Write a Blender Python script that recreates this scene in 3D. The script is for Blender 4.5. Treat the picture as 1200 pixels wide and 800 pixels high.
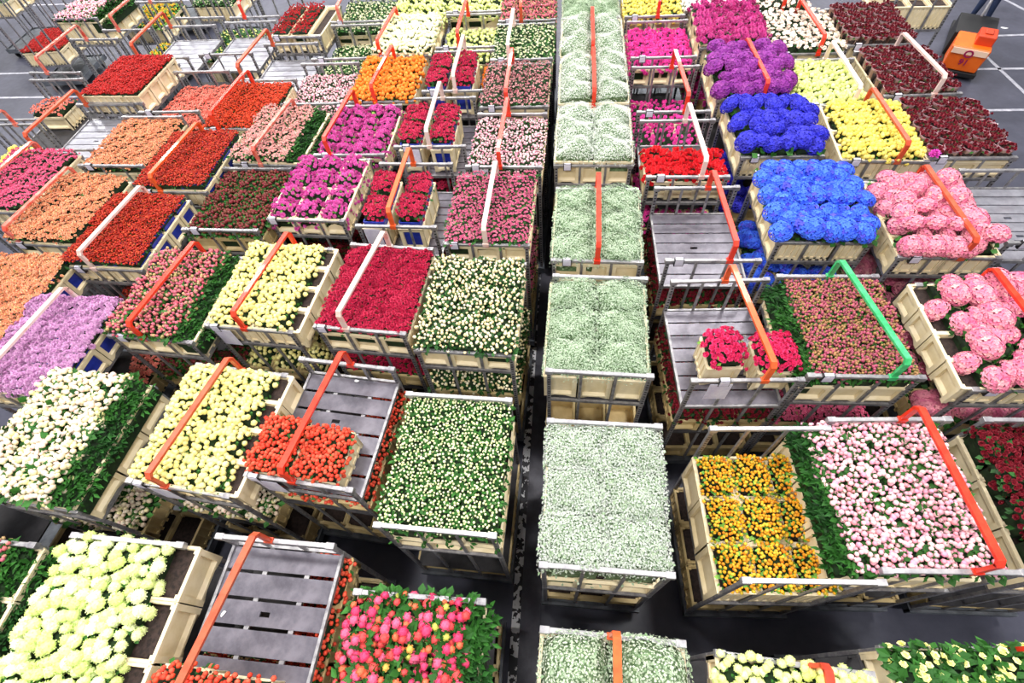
import bpy, bmesh, math, random
from mathutils import Matrix, Vector
import numpy as np

for o in list(bpy.data.objects): bpy.data.objects.remove(o)
sc = bpy.context.scene
col = sc.collection

# ---------------------------------------------------------------- camera
cd = bpy.data.cameras.new('camera'); cam = bpy.data.objects.new('camera', cd); col.objects.link(cam)
cd.sensor_width = 36.0; cd.lens = 587.0 / 1200.0 * 36.0; cd.clip_end = 200
R3 = Matrix(((0.99503, -0.028206, 0.0955), (0.076932, 0.826662, -0.557415), (-0.063224, 0.561992, 0.824723)))
CAMZ = 6.1
cam.matrix_world = Matrix.Translation((0, 0, CAMZ)) @ R3.to_4x4()
sc.camera = cam

# ---------------------------------------------------------------- light of the hall
w = bpy.data.worlds.new('hall_light'); sc.world = w; w.use_nodes = True
bg = w.node_tree.nodes['Background']; bg.inputs[0].default_value = (0.93, 0.96, 1.0, 1); bg.inputs[1].default_value = 0.34
for i, yy in enumerate((-4, 4, 12, 20, 28, 36)):
    for xx in (-28, -20, -12, -3.5, 5, 13):
        if yy < 20 and not -13 < xx < 6: continue  # farther rows, out of view, are added for sheen on the far decks
        l = bpy.data.lights.new('unseen_hall_lamp', 'AREA'); l.shape = 'RECTANGLE'; l.size = 3.6; l.size_y = 1.4
        l.energy = 700; l.color = (1.0, 0.98, 0.94)
        lo = bpy.data.objects.new('unseen_hall_lamp', l); col.objects.link(lo); lo.location = (xx, yy, 12.5)
sc.view_settings.view_transform = 'Standard'; sc.view_settings.look = 'None'
sc.view_settings.gamma = 1.0; sc.view_settings.use_curve_mapping = False
sc.view_settings.exposure = 0.2

rnd = random.Random(7)
PI = math.pi

# ---------------------------------------------------------------- colours and materials
def lin(c):
    if isinstance(c, str):
        c = tuple(int(c[i:i+2], 16) / 255 for i in (0, 2, 4))
    return tuple(((v / 12.92) if v <= 0.04045 else ((v + 0.055) / 1.055) ** 2.4) for v in c[:3]) + (1,)

def mat(name, c, rough=0.6, metal=0.0, c2=None, scale=8.0, bump=0.0, spec=0.4, lo=0.4, hi=0.65, coat=0):
    m = bpy.data.materials.new(name); m.use_nodes = True
    nt = m.node_tree; b = nt.nodes['Principled BSDF']
    b.inputs['Roughness'].default_value = rough; b.inputs['Metallic'].default_value = metal
    b.inputs['Specular IOR Level'].default_value = spec; b.inputs['Coat Weight'].default_value = coat
    b.inputs['Base Color'].default_value = lin(c)
    if c2 is not None or bump:
        tc = nt.nodes.new('ShaderNodeTexCoord'); nz = nt.nodes.new('ShaderNodeTexNoise')
        nz.inputs['Scale'].default_value = scale; nz.inputs['Detail'].default_value = 5; nz.inputs['Roughness'].default_value = 0.65
        nt.links.new(tc.outputs['Object'], nz.inputs['Vector'])
        if c2 is not None:
            r = nt.nodes.new('ShaderNodeValToRGB')
            r.color_ramp.elements[0].position = lo; r.color_ramp.elements[0].color = lin(c)
            r.color_ramp.elements[1].position = hi; r.color_ramp.elements[1].color = lin(c2)
            nt.links.new(nz.outputs['Fac'], r.inputs['Fac']); nt.links.new(r.outputs['Color'], b.inputs['Base Color'])
        if bump:
            bp = nt.nodes.new('ShaderNodeBump'); bp.inputs['Strength'].default_value = bump; bp.inputs['Distance'].default_value = 0.01
            nt.links.new(nz.outputs['Fac'], bp.inputs['Height']); nt.links.new(bp.outputs['Normal'], b.inputs['Normal'])
    return m

_pm = {}
def petal_mat(cols, rough=0.55, trans=0.0):
    """colour chosen at random per petal cluster (per mesh island) out of a list of (colour, weight)"""
    key = (tuple(cols), trans)
    if key in _pm: return _pm[key]
    m = bpy.data.materials.new('petals'); m.use_nodes = True; nt = m.node_tree; b = nt.nodes['Principled BSDF']
    b.inputs['Roughness'].default_value = rough; b.inputs['Specular IOR Level'].default_value = 0.25
    g = nt.nodes.new('ShaderNodeNewGeometry'); r = nt.nodes.new('ShaderNodeValToRGB'); r.color_ramp.interpolation = 'LINEAR'
    n = len(cols)
    while len(r.color_ramp.elements) < n: r.color_ramp.elements.new(0.5)
    for i, c in enumerate(cols):
        e = r.color_ramp.elements[i]; e.position = i / max(1, n - 1); e.color = lin(c)
    for i, c in enumerate(cols):
        r.color_ramp.elements[i].color = lin(c)
    nt.links.new(g.outputs['Random Per Island'], r.inputs['Fac'])
    nt.links.new(r.outputs['Color'], b.inputs['Base Color'])
    _pm[key] = m
    return m

M = {}
M['steel'] = mat('galvanised_steel', 'a3a2a4', 0.42, 0.55, '77747a', 14, 0.05)
def perforated():
    m = mat('perforated_steel', 'a09fa2', 0.45, 0.5, '75727a', 14)
    nt = m.node_tree; b = nt.nodes['Principled BSDF']
    tc = nt.nodes.new('ShaderNodeTexCoord'); sp = nt.nodes.new('ShaderNodeSeparateXYZ'); nt.links.new(tc.outputs['Object'], sp.inputs[0])
    ma = nt.nodes.new('ShaderNodeMath'); ma.operation = 'MULTIPLY'; ma.inputs[1].default_value = 22; nt.links.new(sp.outputs['Z'], ma.inputs[0])
    fr = nt.nodes.new('ShaderNodeMath'); fr.operation = 'FRACT'; nt.links.new(ma.outputs[0], fr.inputs[0])
    gt = nt.nodes.new('ShaderNodeMath'); gt.operation = 'GREATER_THAN'; gt.inputs[1].default_value = 0.6; nt.links.new(fr.outputs[0], gt.inputs[0])
    ab = nt.nodes.new('ShaderNodeMath'); ab.operation = 'ABSOLUTE'; nt.links.new(sp.outputs['X'], ab.inputs[0])
    lt = nt.nodes.new('ShaderNodeMath'); lt.operation = 'LESS_THAN'; lt.inputs[1].default_value = 0.011; nt.links.new(ab.outputs[0], lt.inputs[0])
    mu = nt.nodes.new('ShaderNodeMath'); mu.operation = 'MULTIPLY'; nt.links.new(gt.outputs[0], mu.inputs[0]); nt.links.new(lt.outputs[0], mu.inputs[1])
    src = b.inputs['Base Color'].links[0].from_socket
    mx = nt.nodes.new('ShaderNodeMix'); mx.data_type = 'RGBA'; mx.inputs[7].default_value = lin('18171a')
    nt.links.new(mu.outputs[0], mx.inputs[0]); nt.links.new(src, mx.inputs[6]); nt.links.new(mx.outputs[2], b.inputs['Base Color'])
    return m
M['perf'] = perforated()
M['rail'] = mat('rail_aluminium', 'b4b3b6', 0.38, 0.5, '908e94', 9)
M['deck'] = mat('worn_deck_board', '5c5963', 0.3, 0.3, '79757f', 5, 0.08)
M['deck_sheen'] = mat('sheen_tinted_board', '8f8f99', 0.32, 0.4, 'a6a6b0', 6, 0.08)  # lighter deck board for the bright rows; reflected sheen put into the colour
M['deck_dark'] = mat('deck_underlayer', '3c3a3e', 0.6, 0.1, '2a292b', 6)
M['base'] = mat('trolley_base', '6f747c', 0.5, 0.3, '4c5057', 6)
M['rubber'] = mat('wheel_rubber', '1b1b1d', 0.7)
M['crate'] = mat('cream_plastic', 'eedfbf', 0.45, 0, 'd9c699', 6, spec=0.4, lo=0.35, hi=0.75)
M['crate2'] = mat('cream_plastic_worn', 'd9c391', 0.5, 0, 'b99e66', 5, lo=0.35, hi=0.75)
M['blue'] = mat('blue_liner', '2a3aa8', 0.35, 0, '1d2b86', 12)
M['soil'] = mat('dark_soil', '3a2c28', 0.9, 0, '1d1614', 30)
M['core'] = mat('leaf_core', '16300f', 0.85, 0, '0a1a08', 18)
M['core_pale'] = mat('pale_stem_core', '6f8a62', 0.85, 0, '41593a', 26)
HAND = {
    'red': mat('red_handle', 'e23420', 0.32, 0, 'd8452c', 12, coat=0.2),
    'worn': mat('worn_red_handle', 'cf4a38', 0.32, 0, 'dd9384', 9, coat=0.3),
    'orange': mat('orange_handle', 'ec6430', 0.35, 0, 'd8552a', 12, coat=0.2),
    'rust': mat('rust_red_handle', 'c9492c', 0.4, 0, 'b56042', 8),
    'pale': mat('pale_worn_handle', 'e6cec6', 0.3, 0, 'd9806e', 7, coat=0.3, lo=.5, hi=.75),
    'green': mat('green_handle', '2fae62', 0.35, 0, '58c887', 10, coat=0.2)}
M['paper'] = mat('white_card', 'd9d6e2', 0.6, 0, 'bfb9d0', 6)
M['cardbox'] = mat('card_holder_plastic', '2b2b2e', 0.35)
M['leaf'] = petal_mat(('1a4414', '28591e', '366f2a', '204e18'))
M['leaf_lt'] = petal_mat(('3f8030', '5c9a3a', '84b04a', '33702a'))
M['leaf_pale'] = petal_mat(('8ea284', 'a6b89c', '73906a', 'bccab2'))
M['leaf_dark'] = petal_mat(('143811', '1f4a1b', '2d5f28', '0f2c0e'))

# ---------------------------------------------------------------- mesh building
class MB:
    def __init__(s): s.v = []; s.f = []; s.m = []; s.sm = []
    def add(s, vs, fs, mi=0, smooth=False):
        n = len(s.v); s.v.extend(vs)
        for f in fs: s.f.append(tuple(i + n for i in f)); s.m.append(mi); s.sm.append(smooth)
    def box(s, x0, x1, y0, y1, z0, z1, mi=0):
        vs = [(x, y, z) for z in (z0, z1) for y in (y0, y1) for x in (x0, x1)]
        s.add(vs, [(0, 2, 3, 1), (4, 5, 7, 6), (0, 1, 5, 4), (2, 6, 7, 3), (0, 4, 6, 2), (1, 3, 7, 5)], mi)
    def bar(s, a, b, w, h, mi=0, up=(0, 0, 1)):
        a = Vector(a); b = Vector(b); d = (b - a).normalized(); u = Vector(up)
        if abs(d.dot(u)) > 0.95: u = Vector((0, 1, 0))
        x = d.cross(u).normalized() * w / 2; y = x.cross(d).normalized() * h / 2
        vs = [tuple(p + i * x + j * y) for p in (a, b) for i, j in ((-1, -1), (1, -1), (1, 1), (-1, 1))]
        s.add(vs, [(0, 1, 2, 3), (7, 6, 5, 4), (0, 4, 5, 1), (1, 5, 6, 2), (2, 6, 7, 3), (3, 7, 4, 0)], mi)
    def tube(s, pts, r, n=8, mi=0, cap=True):
        rings = []
        for i, p in enumerate(pts):
            p = Vector(p); d = (Vector(pts[min(i + 1, len(pts) - 1)]) - Vector(pts[max(i - 1, 0)])).normalized()
            u = Vector((0, 0, 1)) if abs(d.z) < 0.9 else Vector((1, 0, 0))
            x = d.cross(u).normalized(); y = x.cross(d)
            rings.append([tuple(p + r * (math.cos(2 * PI * k / n) * x + math.sin(2 * PI * k / n) * y)) for k in range(n)])
        vs = [v for R in rings for v in R]; fs = []
        for i in range(len(pts) - 1):
            for k in range(n): fs.append((i * n + k, i * n + (k + 1) % n, (i + 1) * n + (k + 1) % n, (i + 1) * n + k))
        if cap: fs += [tuple(range(n))[::-1], tuple((len(pts) - 1) * n + k for k in range(n))]
        s.add(vs, fs, mi, True)
    def mesh(s, name, mats):
        me = bpy.data.meshes.new(name); me.from_pydata(s.v, [], s.f)
        for m in (mats if isinstance(mats, (list, tuple)) else [mats]): me.materials.append(m)
        me.polygons.foreach_set('material_index', s.m); me.polygons.foreach_set('use_smooth', s.sm)
        me.update(); return me

def link(name, me, parent=None, loc=None, rz=0.0, stuff=False):
    o = bpy.data.objects.new(name, me); col.objects.link(o)
    if parent is not None: o.parent = parent
    if loc is not None: o.location = loc
    if rz: o.rotation_euler = (0, 0, rz)
    if stuff: o['kind'] = 'stuff'
    return o

def tag(o, label, cat, group=None):
    o['label'] = label; o['category'] = cat
    if group: o['group'] = group
    return o

def beveled(me, w=0.004):
    bm = bmesh.new(); bm.from_mesh(me)
    bmesh.ops.bevel(bm, geom=bm.edges[:], offset=w, segments=1, affect='EDGES')
    bm.to_mesh(me); bm.free(); return me

# ---------------------------------------------------------------- setting: floor
def floor_mat():
    m = bpy.data.materials.new('hall_floor'); m.use_nodes = True; nt = m.node_tree; b = nt.nodes['Principled BSDF']
    tc = nt.nodes.new('ShaderNodeTexCoord')
    n1 = nt.nodes.new('ShaderNodeTexNoise'); n1.inputs['Scale'].default_value = 0.9; n1.inputs['Detail'].default_value = 8; n1.inputs['Roughness'].default_value = 0.7
    n2 = nt.nodes.new('ShaderNodeTexNoise'); n2.inputs['Scale'].default_value = 9; n2.inputs['Detail'].default_value = 4
    nt.links.new(tc.outputs['Object'], n1.inputs[0]); nt.links.new(tc.outputs['Object'], n2.inputs[0])
    r = nt.nodes.new('ShaderNodeValToRGB'); r.color_ramp.elements[0].position = 0.36; r.color_ramp.elements[0].color = lin('393a48')
    r.color_ramp.elements[1].position = 0.66; r.color_ramp.elements[1].color = lin('525363')
    nt.links.new(n1.outputs['Fac'], r.inputs[0]); nt.links.new(r.outputs[0], b.inputs['Base Color'])
    rr = nt.nodes.new('ShaderNodeMapRange'); rr.inputs[3].default_value = 0.32; rr.inputs[4].default_value = 0.55
    nt.links.new(n2.outputs['Fac'], rr.inputs[0]); nt.links.new(rr.outputs[0], b.inputs['Roughness'])
    return m
mb = MB(); mb.box(-40, 30, -12, 45, -0.1, 0)
fl = link('floor', mb.mesh('floor', floor_mat())); fl['kind'] = 'structure'

mb = MB(); mb.box(-40, 30, -12, 45, 13.5, 13.8)
cl_ = link('ceiling', mb.mesh('ceiling', mat('white_roof_panels', 'e4e6ea', .7))); cl_['kind'] = 'structure'
def worn_paint():
    m = bpy.data.materials.new('worn_line_paint'); m.use_nodes = True; nt = m.node_tree; b = nt.nodes['Principled BSDF']
    tc = nt.nodes.new('ShaderNodeTexCoord'); n = nt.nodes.new('ShaderNodeTexNoise'); n.inputs['Scale'].default_value = 14; n.inputs['Detail'].default_value = 6
    r = nt.nodes.new('ShaderNodeValToRGB'); r.color_ramp.interpolation = 'CONSTANT'
    r.color_ramp.elements[0].color = lin('2d2c33'); r.color_ramp.elements[1].position = 0.5; r.color_ramp.elements[1].color = lin('e6e6ea')
    nt.links.new(tc.outputs['Object'], n.inputs[0]); nt.links.new(n.outputs['Fac'], r.inputs[0]); nt.links.new(r.outputs[0], b.inputs['Base Color'])
    return m
mb = MB(); mb.box(-0.34, -0.13, -3, 30, 0.0, 0.02)
k = link('trim_1', mb.mesh('aisle_strip', mat('aisle_strip', '4c4b55', 0.5, 0, '5e5d68', 6))); k['kind'] = 'structure'
mb = MB(); mb.box(-0.43, -0.34, -3, 30, 0.0, 0.024)
k = link('trim_2', mb.mesh('aisle_line', worn_paint())); k['kind'] = 'structure'
LP = mat('floor_line_paint', 'c9c9d2', 0.5, 0, '9b9ba8', 5, lo=0.35, hi=0.6)
lines = [((8.3, 11.38), (12, 11.3)), ((8.9, 12.6), (9.15, 9.6)), ((9.1, 12.75), (13, 12.8)), ((7.6, 9.86), (12, 9.86)), ((10.3, 15.0), (10.9, 13.2)),
         ((-19, 12.2), (-13.5, 12.2)), ((-16, 11.05), (-11.0, 11.0)), ((-9.4, 12.36), (-5.5, 12.3)), ((-8.5, 8.3), (-8.5, 14)), ((-20, 16.4), (-6, 16.2))]
for i, (a, b) in enumerate(lines):
    mb = MB(); mb.bar((a[0], a[1], 0.003), (b[0], b[1], 0.003), 0.07, 0.006)
    k = link('trim_%d' % (i + 3), mb.mesh('floor_line', LP)); k['kind'] = 'structure'

# ---------------------------------------------------------------- blossoms (low-poly templates)
def ico(r=1.0, sq=1.0):
    t = (1 + 5 ** .5) / 2; s = r / math.sqrt(1 + t * t)
    v = [(-1, t, 0), (1, t, 0), (-1, -t, 0), (1, -t, 0), (0, -1, t), (0, 1, t), (0, -1, -t), (0, 1, -t), (t, 0, -1), (t, 0, 1), (-t, 0, -1), (-t, 0, 1)]
    f = [(0, 11, 5), (0, 5, 1), (0, 1, 7), (0, 7, 10), (0, 10, 11), (1, 5, 9), (5, 11, 4), (11, 10, 2), (10, 7, 6), (7, 1, 8), (3, 9, 4), (3, 4, 2), (3, 2, 6), (3, 6, 8), (3, 8, 9), (4, 9, 5), (2, 4, 11), (6, 2, 10), (8, 6, 7), (9, 8, 1)]
    return [(a * s, b * s, c * s * sq) for a, b, c in v], f

def ico2(r=1.0):
    v, f = ico(1.0); v = [Vector(p) for p in v]; cache = {}; nf = []
    def mid(a, b):
        k = (min(a, b), max(a, b))
        if k not in cache: cache[k] = len(v); v.append(((v[a] + v[b]) / 2).normalized())
        return cache[k]
    for a, b, c in f:
        x, y, z = mid(a, b), mid(b, c), mid(c, a); nf += [(a, x, z), (b, y, x), (c, z, y), (x, y, z)]
    return [tuple(p * r) for p in v], nf

def petals(rings, core=0.3, rs=None):
    """rings: (count, radius, height, length, width, tilt) of diamond petals round a small core; local +Z is the face"""
    rs = rs or random.Random(3)
    v, f = ico(core); v = list(v); f = list(f)
    first = len(v)
    for cnt, rad, hgt, ln, wd, tilt in rings:
        off = rs.random() * PI
        for k in range(cnt):
            a = 2 * PI * k / cnt + off + rs.uniform(-.15, .15); t = tilt + rs.uniform(-.15, .15)
            ca, sa = math.cos(a), math.sin(a); ct, st = math.cos(t), math.sin(t)
            def P(u, s_, lift=0):
                r = rad + u * ln * ct; z = hgt + u * ln * st + lift
                return (r * ca - s_ * sa, r * sa + s_ * ca, z)
            n = len(v); v += [P(0, 0), P(.6, wd / 2, .04), P(1, 0), P(.6, -wd / 2, .04)]
            f += [(n, n + 1, n + 2), (n, n + 2, n + 3)]
    return v, f

T = {}
T['ball'] = [ico(1.0)]
T['bud'] = [ico(1.0, 1.25)]
T['bigball'] = [ico2(1.0)]
T['mum'] = [petals([(12, .1, .15, .85, .38, .25), (10, .1, .3, .62, .34, .65), (8, .05, .42, .42, .3, 1.1), (12, .1, .0, .9, .38, -.25)], .35, random.Random(i)) for i in range(3)]
T['rose'] = [petals([(6, .2, .0, .75, .85, .45), (5, .12, .18, .55, .7, .95), (4, .05, .3, .35, .5, 1.35)], .42, random.Random(10 + i)) for i in range(3)]
T['pom'] = [petals([(9, .2, -.1, .75, .5, -.1), (9, .15, .15, .75, .5, .45), (7, .1, .3, .65, .45, .9), (4, .0, .4, .5, .4, 1.3)], .55, random.Random(20 + i)) for i in range(3)]
def starlet(seed):
    rs = random.Random(seed); v = []; f = []
    for k in range(5):
        a = 2 * PI * k / 5 + rs.uniform(-.2, .2); w_ = .32; l_ = 1.0
        n = len(v); v += [(0, 0, 0), (l_ * .7 * math.cos(a - w_), l_ * .7 * math.sin(a - w_), .2), (l_ * math.cos(a), l_ * math.sin(a), .1), (l_ * .7 * math.cos(a + w_), l_ * .7 * math.sin(a + w_), .2)]
        f += [(n, n + 1, n + 2, n + 3)]
    # weld the five at the centre so that one flower stays one island
    v2 = [(0, 0, 0)]; f2 = []
    for k in range(5):
        n = len(v2); v2 += v[4 * k + 1:4 * k + 4]; f2.append((0, n, n + 1, n + 2))
    return v2, f2
def puff(seed):
    rs = random.Random(seed); v, f = ico2(.86); v = [tuple(c * rs.uniform(.92, 1.06) for c in p) for p in v]; f = list(f)
    for i in range(46):
        z = 1 - (i + .5) / 46 * 1.35; r = math.sqrt(max(0, 1 - z * z)); a = i * 2.39996
        n = Vector((r * math.cos(a), r * math.sin(a), z)); u = n.orthogonal().normalized(); u.rotate(Matrix.Rotation(rs.random() * 6, 3, n)); w_ = n.cross(u)
        c = n * .8; k = len(v); t = (n * .17 + u * .2)
        v += [tuple(c), tuple(c + t * .6 + w_ * .1), tuple(c + t * 1.15), tuple(c + t * .6 - w_ * .1)]; f.append((k, k + 1, k + 2, k + 3))
    return v, f
T['puff'] = [puff(50 + i) for i in range(3)]
def cup(seed):
    rs = random.Random(seed); v, f = ico2(.78); v = [tuple(c * rs.uniform(.9, 1.1) for c in p) for p in v]; f = list(f)
    for cnt, rad, z0, ln, wd, tl in ((6, .38, -.3, 1.0, .55, 1.25), (6, .5, -.5, .8, .5, 1.0), (4, .15, .4, .45, .4, 1.3)):
        off = rs.random() * PI
        for k_ in range(cnt):
            a = 2 * PI * k_ / cnt + off; ca, sa = math.cos(a), math.sin(a)
            def P(u, s_):
                r = rad + u * ln * math.cos(tl) + .25 * math.sin(u * PI); z = z0 + u * ln * math.sin(tl)
                return (r * ca - s_ * sa, r * sa + s_ * ca, z)
            n = len(v); v += [P(0, -.2), P(0, .2), P(.6, wd / 2), P(1, .1), P(1, -.1), P(.6, -wd / 2)]; f += [(n, n + 1, n + 2, n + 5), (n + 5, n + 2, n + 3, n + 4)]
    return v, f
T['cup'] = [cup(60 + i) for i in range(3)]
T['star'] = [starlet(i) for i in range(3)]
def hydhead(seed, nf=60):
    rs = random.Random(seed); v, f = ico(.8); v = list(v); f = list(f)
    for i in range(nf):
        z = 1 - (i + .5) / nf * 1.25; r = math.sqrt(max(0, 1 - z * z)); a = i * 2.39996
        n = Vector((r * math.cos(a), r * math.sin(a), z)); u = n.orthogonal().normalized(); u.rotate(Matrix.Rotation(rs.random() * 6, 3, n)); w_ = n.cross(u)
        c = n * rs.uniform(.92, 1.04); s_ = .25
        k = len(v); v.append(tuple(c))
        for q in range(4):
            d = (u if q % 2 == 0 else w_) * (1 if q < 2 else -1); e = n.cross(d)
            v += [tuple(c + d * s_ * .6 + e * s_ * .5 + n * .07), tuple(c + d * s_ * 1.2 + n * .02), tuple(c + d * s_ * .6 - e * s_ * .5 + n * .07)]
            f.append((k, k + 3 * q + 1, k + 3 * q + 2, k + 3 * q + 3))
    return v, f
T['hyd'] = [hydhead(i) for i in range(2)]
TN = {k: [(np.array(v, dtype=float), f) for v, f in lst] for k, lst in T.items()}

def basis(n, spin):
    z = Vector(n).normalized(); x = z.orthogonal().normalized(); x.rotate(Matrix.Rotation(spin, 3, z)); y = z.cross(x)
    return np.array([tuple(x), tuple(y), tuple(z)])

# flower types: see make_clump
def make_clump(F, a, b, seed):
    """two meshes (foliage, blossoms) of a plant or bunch of footprint a x b; z = 0 is the crate rim"""
    rs = random.Random(seed); H = F['top']; dome = F.get('dome', .04)
    def surf(u, v):
        r = (abs(u) ** 4 + abs(v) ** 4) ** .25
        z = H - dome * r ** 2.6 + lump(u, v)
        n = Vector((u * abs(u) * dome * 3.2 / a, v * abs(v) * dome * 3.2 / b, .55)).normalized()
        return Vector((u * a / 2, v * b / 2, z)), n
    ph = [rs.random() * 6 for _ in range(4)]; lu = F.get('lump', .02)
    def lump(u, v): return lu * (math.sin(3.1 * u + ph[0]) * math.cos(2.7 * v + ph[1]) + .5 * math.sin(6 * u + ph[2]) * math.sin(5.5 * v + ph[3]))
    fo = MB()
    # core: a rounded lump of inner foliage so that no gap shows through
    N = 7; zb = F.get('bot', -.16); sh = F.get('sink', .03); cs = F.get('cs', .93)
    vs = []; fs = []
    for j in range(N):
        for i in range(N):
            u = -1 + 2 * i / (N - 1); v = -1 + 2 * j / (N - 1); p, _ = surf(u, v); vs.append((p.x * cs, p.y * cs, p.z - sh - rs.random() * .01))
    for j in range(N - 1):
        for i in range(N - 1):
            q = j * N + i; fs.append((q, q + 1, q + N + 1, q + N))
    ring = [i for i in range(N)] + [j * N + N - 1 for j in range(1, N)] + [(N - 1) * N + i for i in range(N - 2, -1, -1)] + [j * N for j in range(N - 2, 0, -1)]
    for sc_, zz in ((.91, .012), (.86, -.03), (.83, zb)):
        base = len(vs)
        for q in ring: x, y, z = vs[q]; vs.append((x * (sc_ if base == N * N else sc_ / prev), y * (sc_ if base == N * N else sc_ / prev), min(z, zz)))
        for i in range(len(ring)):
            j = (i + 1) % len(ring); fs.append((ring[i], base + i, base + j, ring[j]))
        ring = list(range(base, len(vs))); prev = sc_
    fo.add(vs, fs, 0, True)
    # leaves
    ll = F.get('leaf', .05)
    for i in range(F.get('nleaf', 60)):
        if rs.random() < F.get('side', .3):
            e = rs.choice((0, 1, 2, 3)); t = rs.uniform(-1, 1); u, v = ((1, t), (-1, t), (t, 1), (t, -1))[e]
            p, n = surf(u * .97, v * .97); p.z -= rs.uniform(0, max(.03, p.z - zb - .12)) * rs.random()
            n = Vector((u if e < 2 else 0, v if e > 1 else 0, .35 + rs.random() * .7)).normalized()
        else:
            u, v = rs.uniform(-1, 1), rs.uniform(-1, 1); p, n = surf(u, v); p = p - Vector((0, 0, F.get('lsink', .012) + rs.random() * .015))
        d = n.orthogonal(); d.rotate(Matrix.Rotation(rs.random() * 6.28, 3, n)); d = (d.normalized() + n * rs.uniform(.1, 1.0)).normalized()
        sd = d.cross(n).normalized() if abs(d.dot(n)) < .98 else n.orthogonal()
        L = ll * rs.uniform(.6, 1.3); W = L * F.get('lw', .3)
        fo.add([tuple(p), tuple(p + d * L * .5 + sd * W), tuple(p + d * L - n * L * .15), tuple(p + d * L * .5 - sd * W)], [(0, 1, 2), (0, 2, 3)], 1)
    fm = fo.mesh('foliage', [M[F.get('core', 'core')], M[F.get('lm', 'leaf')]])
    # blossoms
    out = []; V = []; Fc = []; n0 = 0
    n = F['n']; pts = []
    asp = a / b; nx = max(1, int(round(math.sqrt(n * asp)))); ny = max(1, int(round(n / nx)))
    for j in range(ny):
        for i in range(nx):
            if rs.random() < F.get('skip', 0): continue
            jt = F.get('jit', .42)
            u = -1 + 2 * (i + .5 + rs.uniform(-jt, jt) + (.25 if j % 2 else -.25)) / nx; v = -1 + 2 * (j + .5 + rs.uniform(-jt, jt)) / ny
            if (abs(u) ** 3.5 + abs(v) ** 3.5) > F.get('mask', 1.5): continue
            pts.append((u, v))
    for k in range(F.get('nside', 0)):
        t = rs.uniform(-1, 1); e = rs.randrange(4); pts.append((((1.04, t), (-1.04, t), (t, 1.04), (t, -1.04))[e]) + (1,))
    for P in pts:
        p, nn = surf(P[0], P[1])
        if len(P) == 3: p.z -= rs.uniform(0, F.get('sdrop', .06)); nn = (nn + Vector((P[0] * .6, P[1] * .6, 0))).normalized()
        nn = (nn + Vector((rs.uniform(-.3, .3), rs.uniform(-.3, .3), 0))).normalized()
        r = rs.uniform(*F['r']); sqz = F.get('sq', 1); p = p + nn * rs.uniform(-.3, .6) * r + Vector((0, 0, rs.uniform(-1, 1) * F.get('zj', .006)))
        tv, tf = rs.choice(TN[F['kind']])
        if F.get('indiv'):
            out.append((p.copy(), nn.copy(), r)); continue
        B = basis(nn, rs.random() * 6.28)
        V.append((tv * np.array((r, r, r * sqz))) @ B + np.array(tuple(p)))
        Fc.extend([tuple(x + n0 for x in f) for f in tf]); n0 += len(tv)
    if F.get('indiv'): return fm, out
    me = bpy.data.meshes.new('blossoms')
    if V: me.from_pydata(np.concatenate(V).tolist(), [], Fc)
    me.materials.append(petal_mat(F['cols'])); me.polygons.foreach_set('use_smooth', [F['kind'] in ('ball', 'bud', 'bigball', 'puff')] * len(me.polygons)); me.update()
    return fm, me

FT = {}
def ft(key, noun, cat, kind, cols, n, r, top, **kw):
    FT[key] = dict(noun=noun, cat=cat, kind=kind, cols=tuple(cols), n=n, r=r, top=top, **kw)
MUMK = dict(dome=.07, lump=.014, nleaf=36, leaf=.045, mask=1.35, core='core', jit=.36, nside=10, sdrop=.05)
# key, noun, category, template, colours, number per plant, radius, height above the rim
ft('lime', 'chrysanthemum_plant', 'flowers', 'puff', ('cfe08c', 'e4f0ac', 'dcea9c', 'eef6c4'), 12, (.046, .06), .1, indiv=1, **{**MUMK, 'nside': 3, 'mask': 1.6}, over=.98)
ft('yellow', 'chrysanthemum_plant', 'flowers', 'puff', ('eadf8a', 'f6eda4', 'f0e698', 'f8f2bc'), 36, (.023, .031), .09, **MUMK, over=1.0)
ft('brightyellow', 'chrysanthemum_plant', 'flowers', 'puff', ('e4d058', 'ecdc6c', 'f2e688', 'dcc450'), 34, (.026, .034), .1, **MUMK, over=.97)
ft('yellowlime', 'chrysanthemum_plant', 'flowers', 'puff', ('d8e280', 'e4ec9c', 'eef4b4', 'd0da84'), 30, (.028, .036), .1, **MUMK)
ft('creamyel', 'chrysanthemum_plant', 'flowers', 'puff', ('eeecc4', 'f6f4dc', 'eaeab0', 'fafae8'), 34, (.026, .034), .1, **MUMK)
ft('magenta', 'chrysanthemum_plant', 'flowers', 'mum', ('cc3c98', 'da54ac', 'e070bc', 'b83088'), 52, (.026, .034), .12, **{**MUMK, 'lm': 'leaf_lt', 'dome': .17}, over=.97)
ft('magenta2', 'chrysanthemum_plant', 'flowers', 'mum', ('b02a7c', 'd03c94', 'd85098', '98246c'), 20, (.04, .052), .14, **{**MUMK, 'dome': .06})
ft('hotpink', 'chrysanthemum_plant', 'flowers', 'mum', ('e63aa4', 'f254b4', 'd82c94'), 34, (.03, .04), .08, **MUMK)
ft('orange', 'chrysanthemum_plant', 'flowers', 'puff', ('e87418', 'f08828', 'f29c44', 'de6418'), 36, (.026, .034), .1, **MUMK)
ft('lilac', 'chrysanthemum_plant', 'flowers', 'mum', ('cc98c4', 'be84b8', 'dcb0d2', 'aa70a6'), 90, (.026, .036), .1, **{**MUMK, 'dome': .04})
ft('white', 'chrysanthemum_plant', 'flowers', 'mum', ('eceae6', 'ffffff', 'f4f4f0'), 34, (.03, .04), .1, **MUMK)
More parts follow.
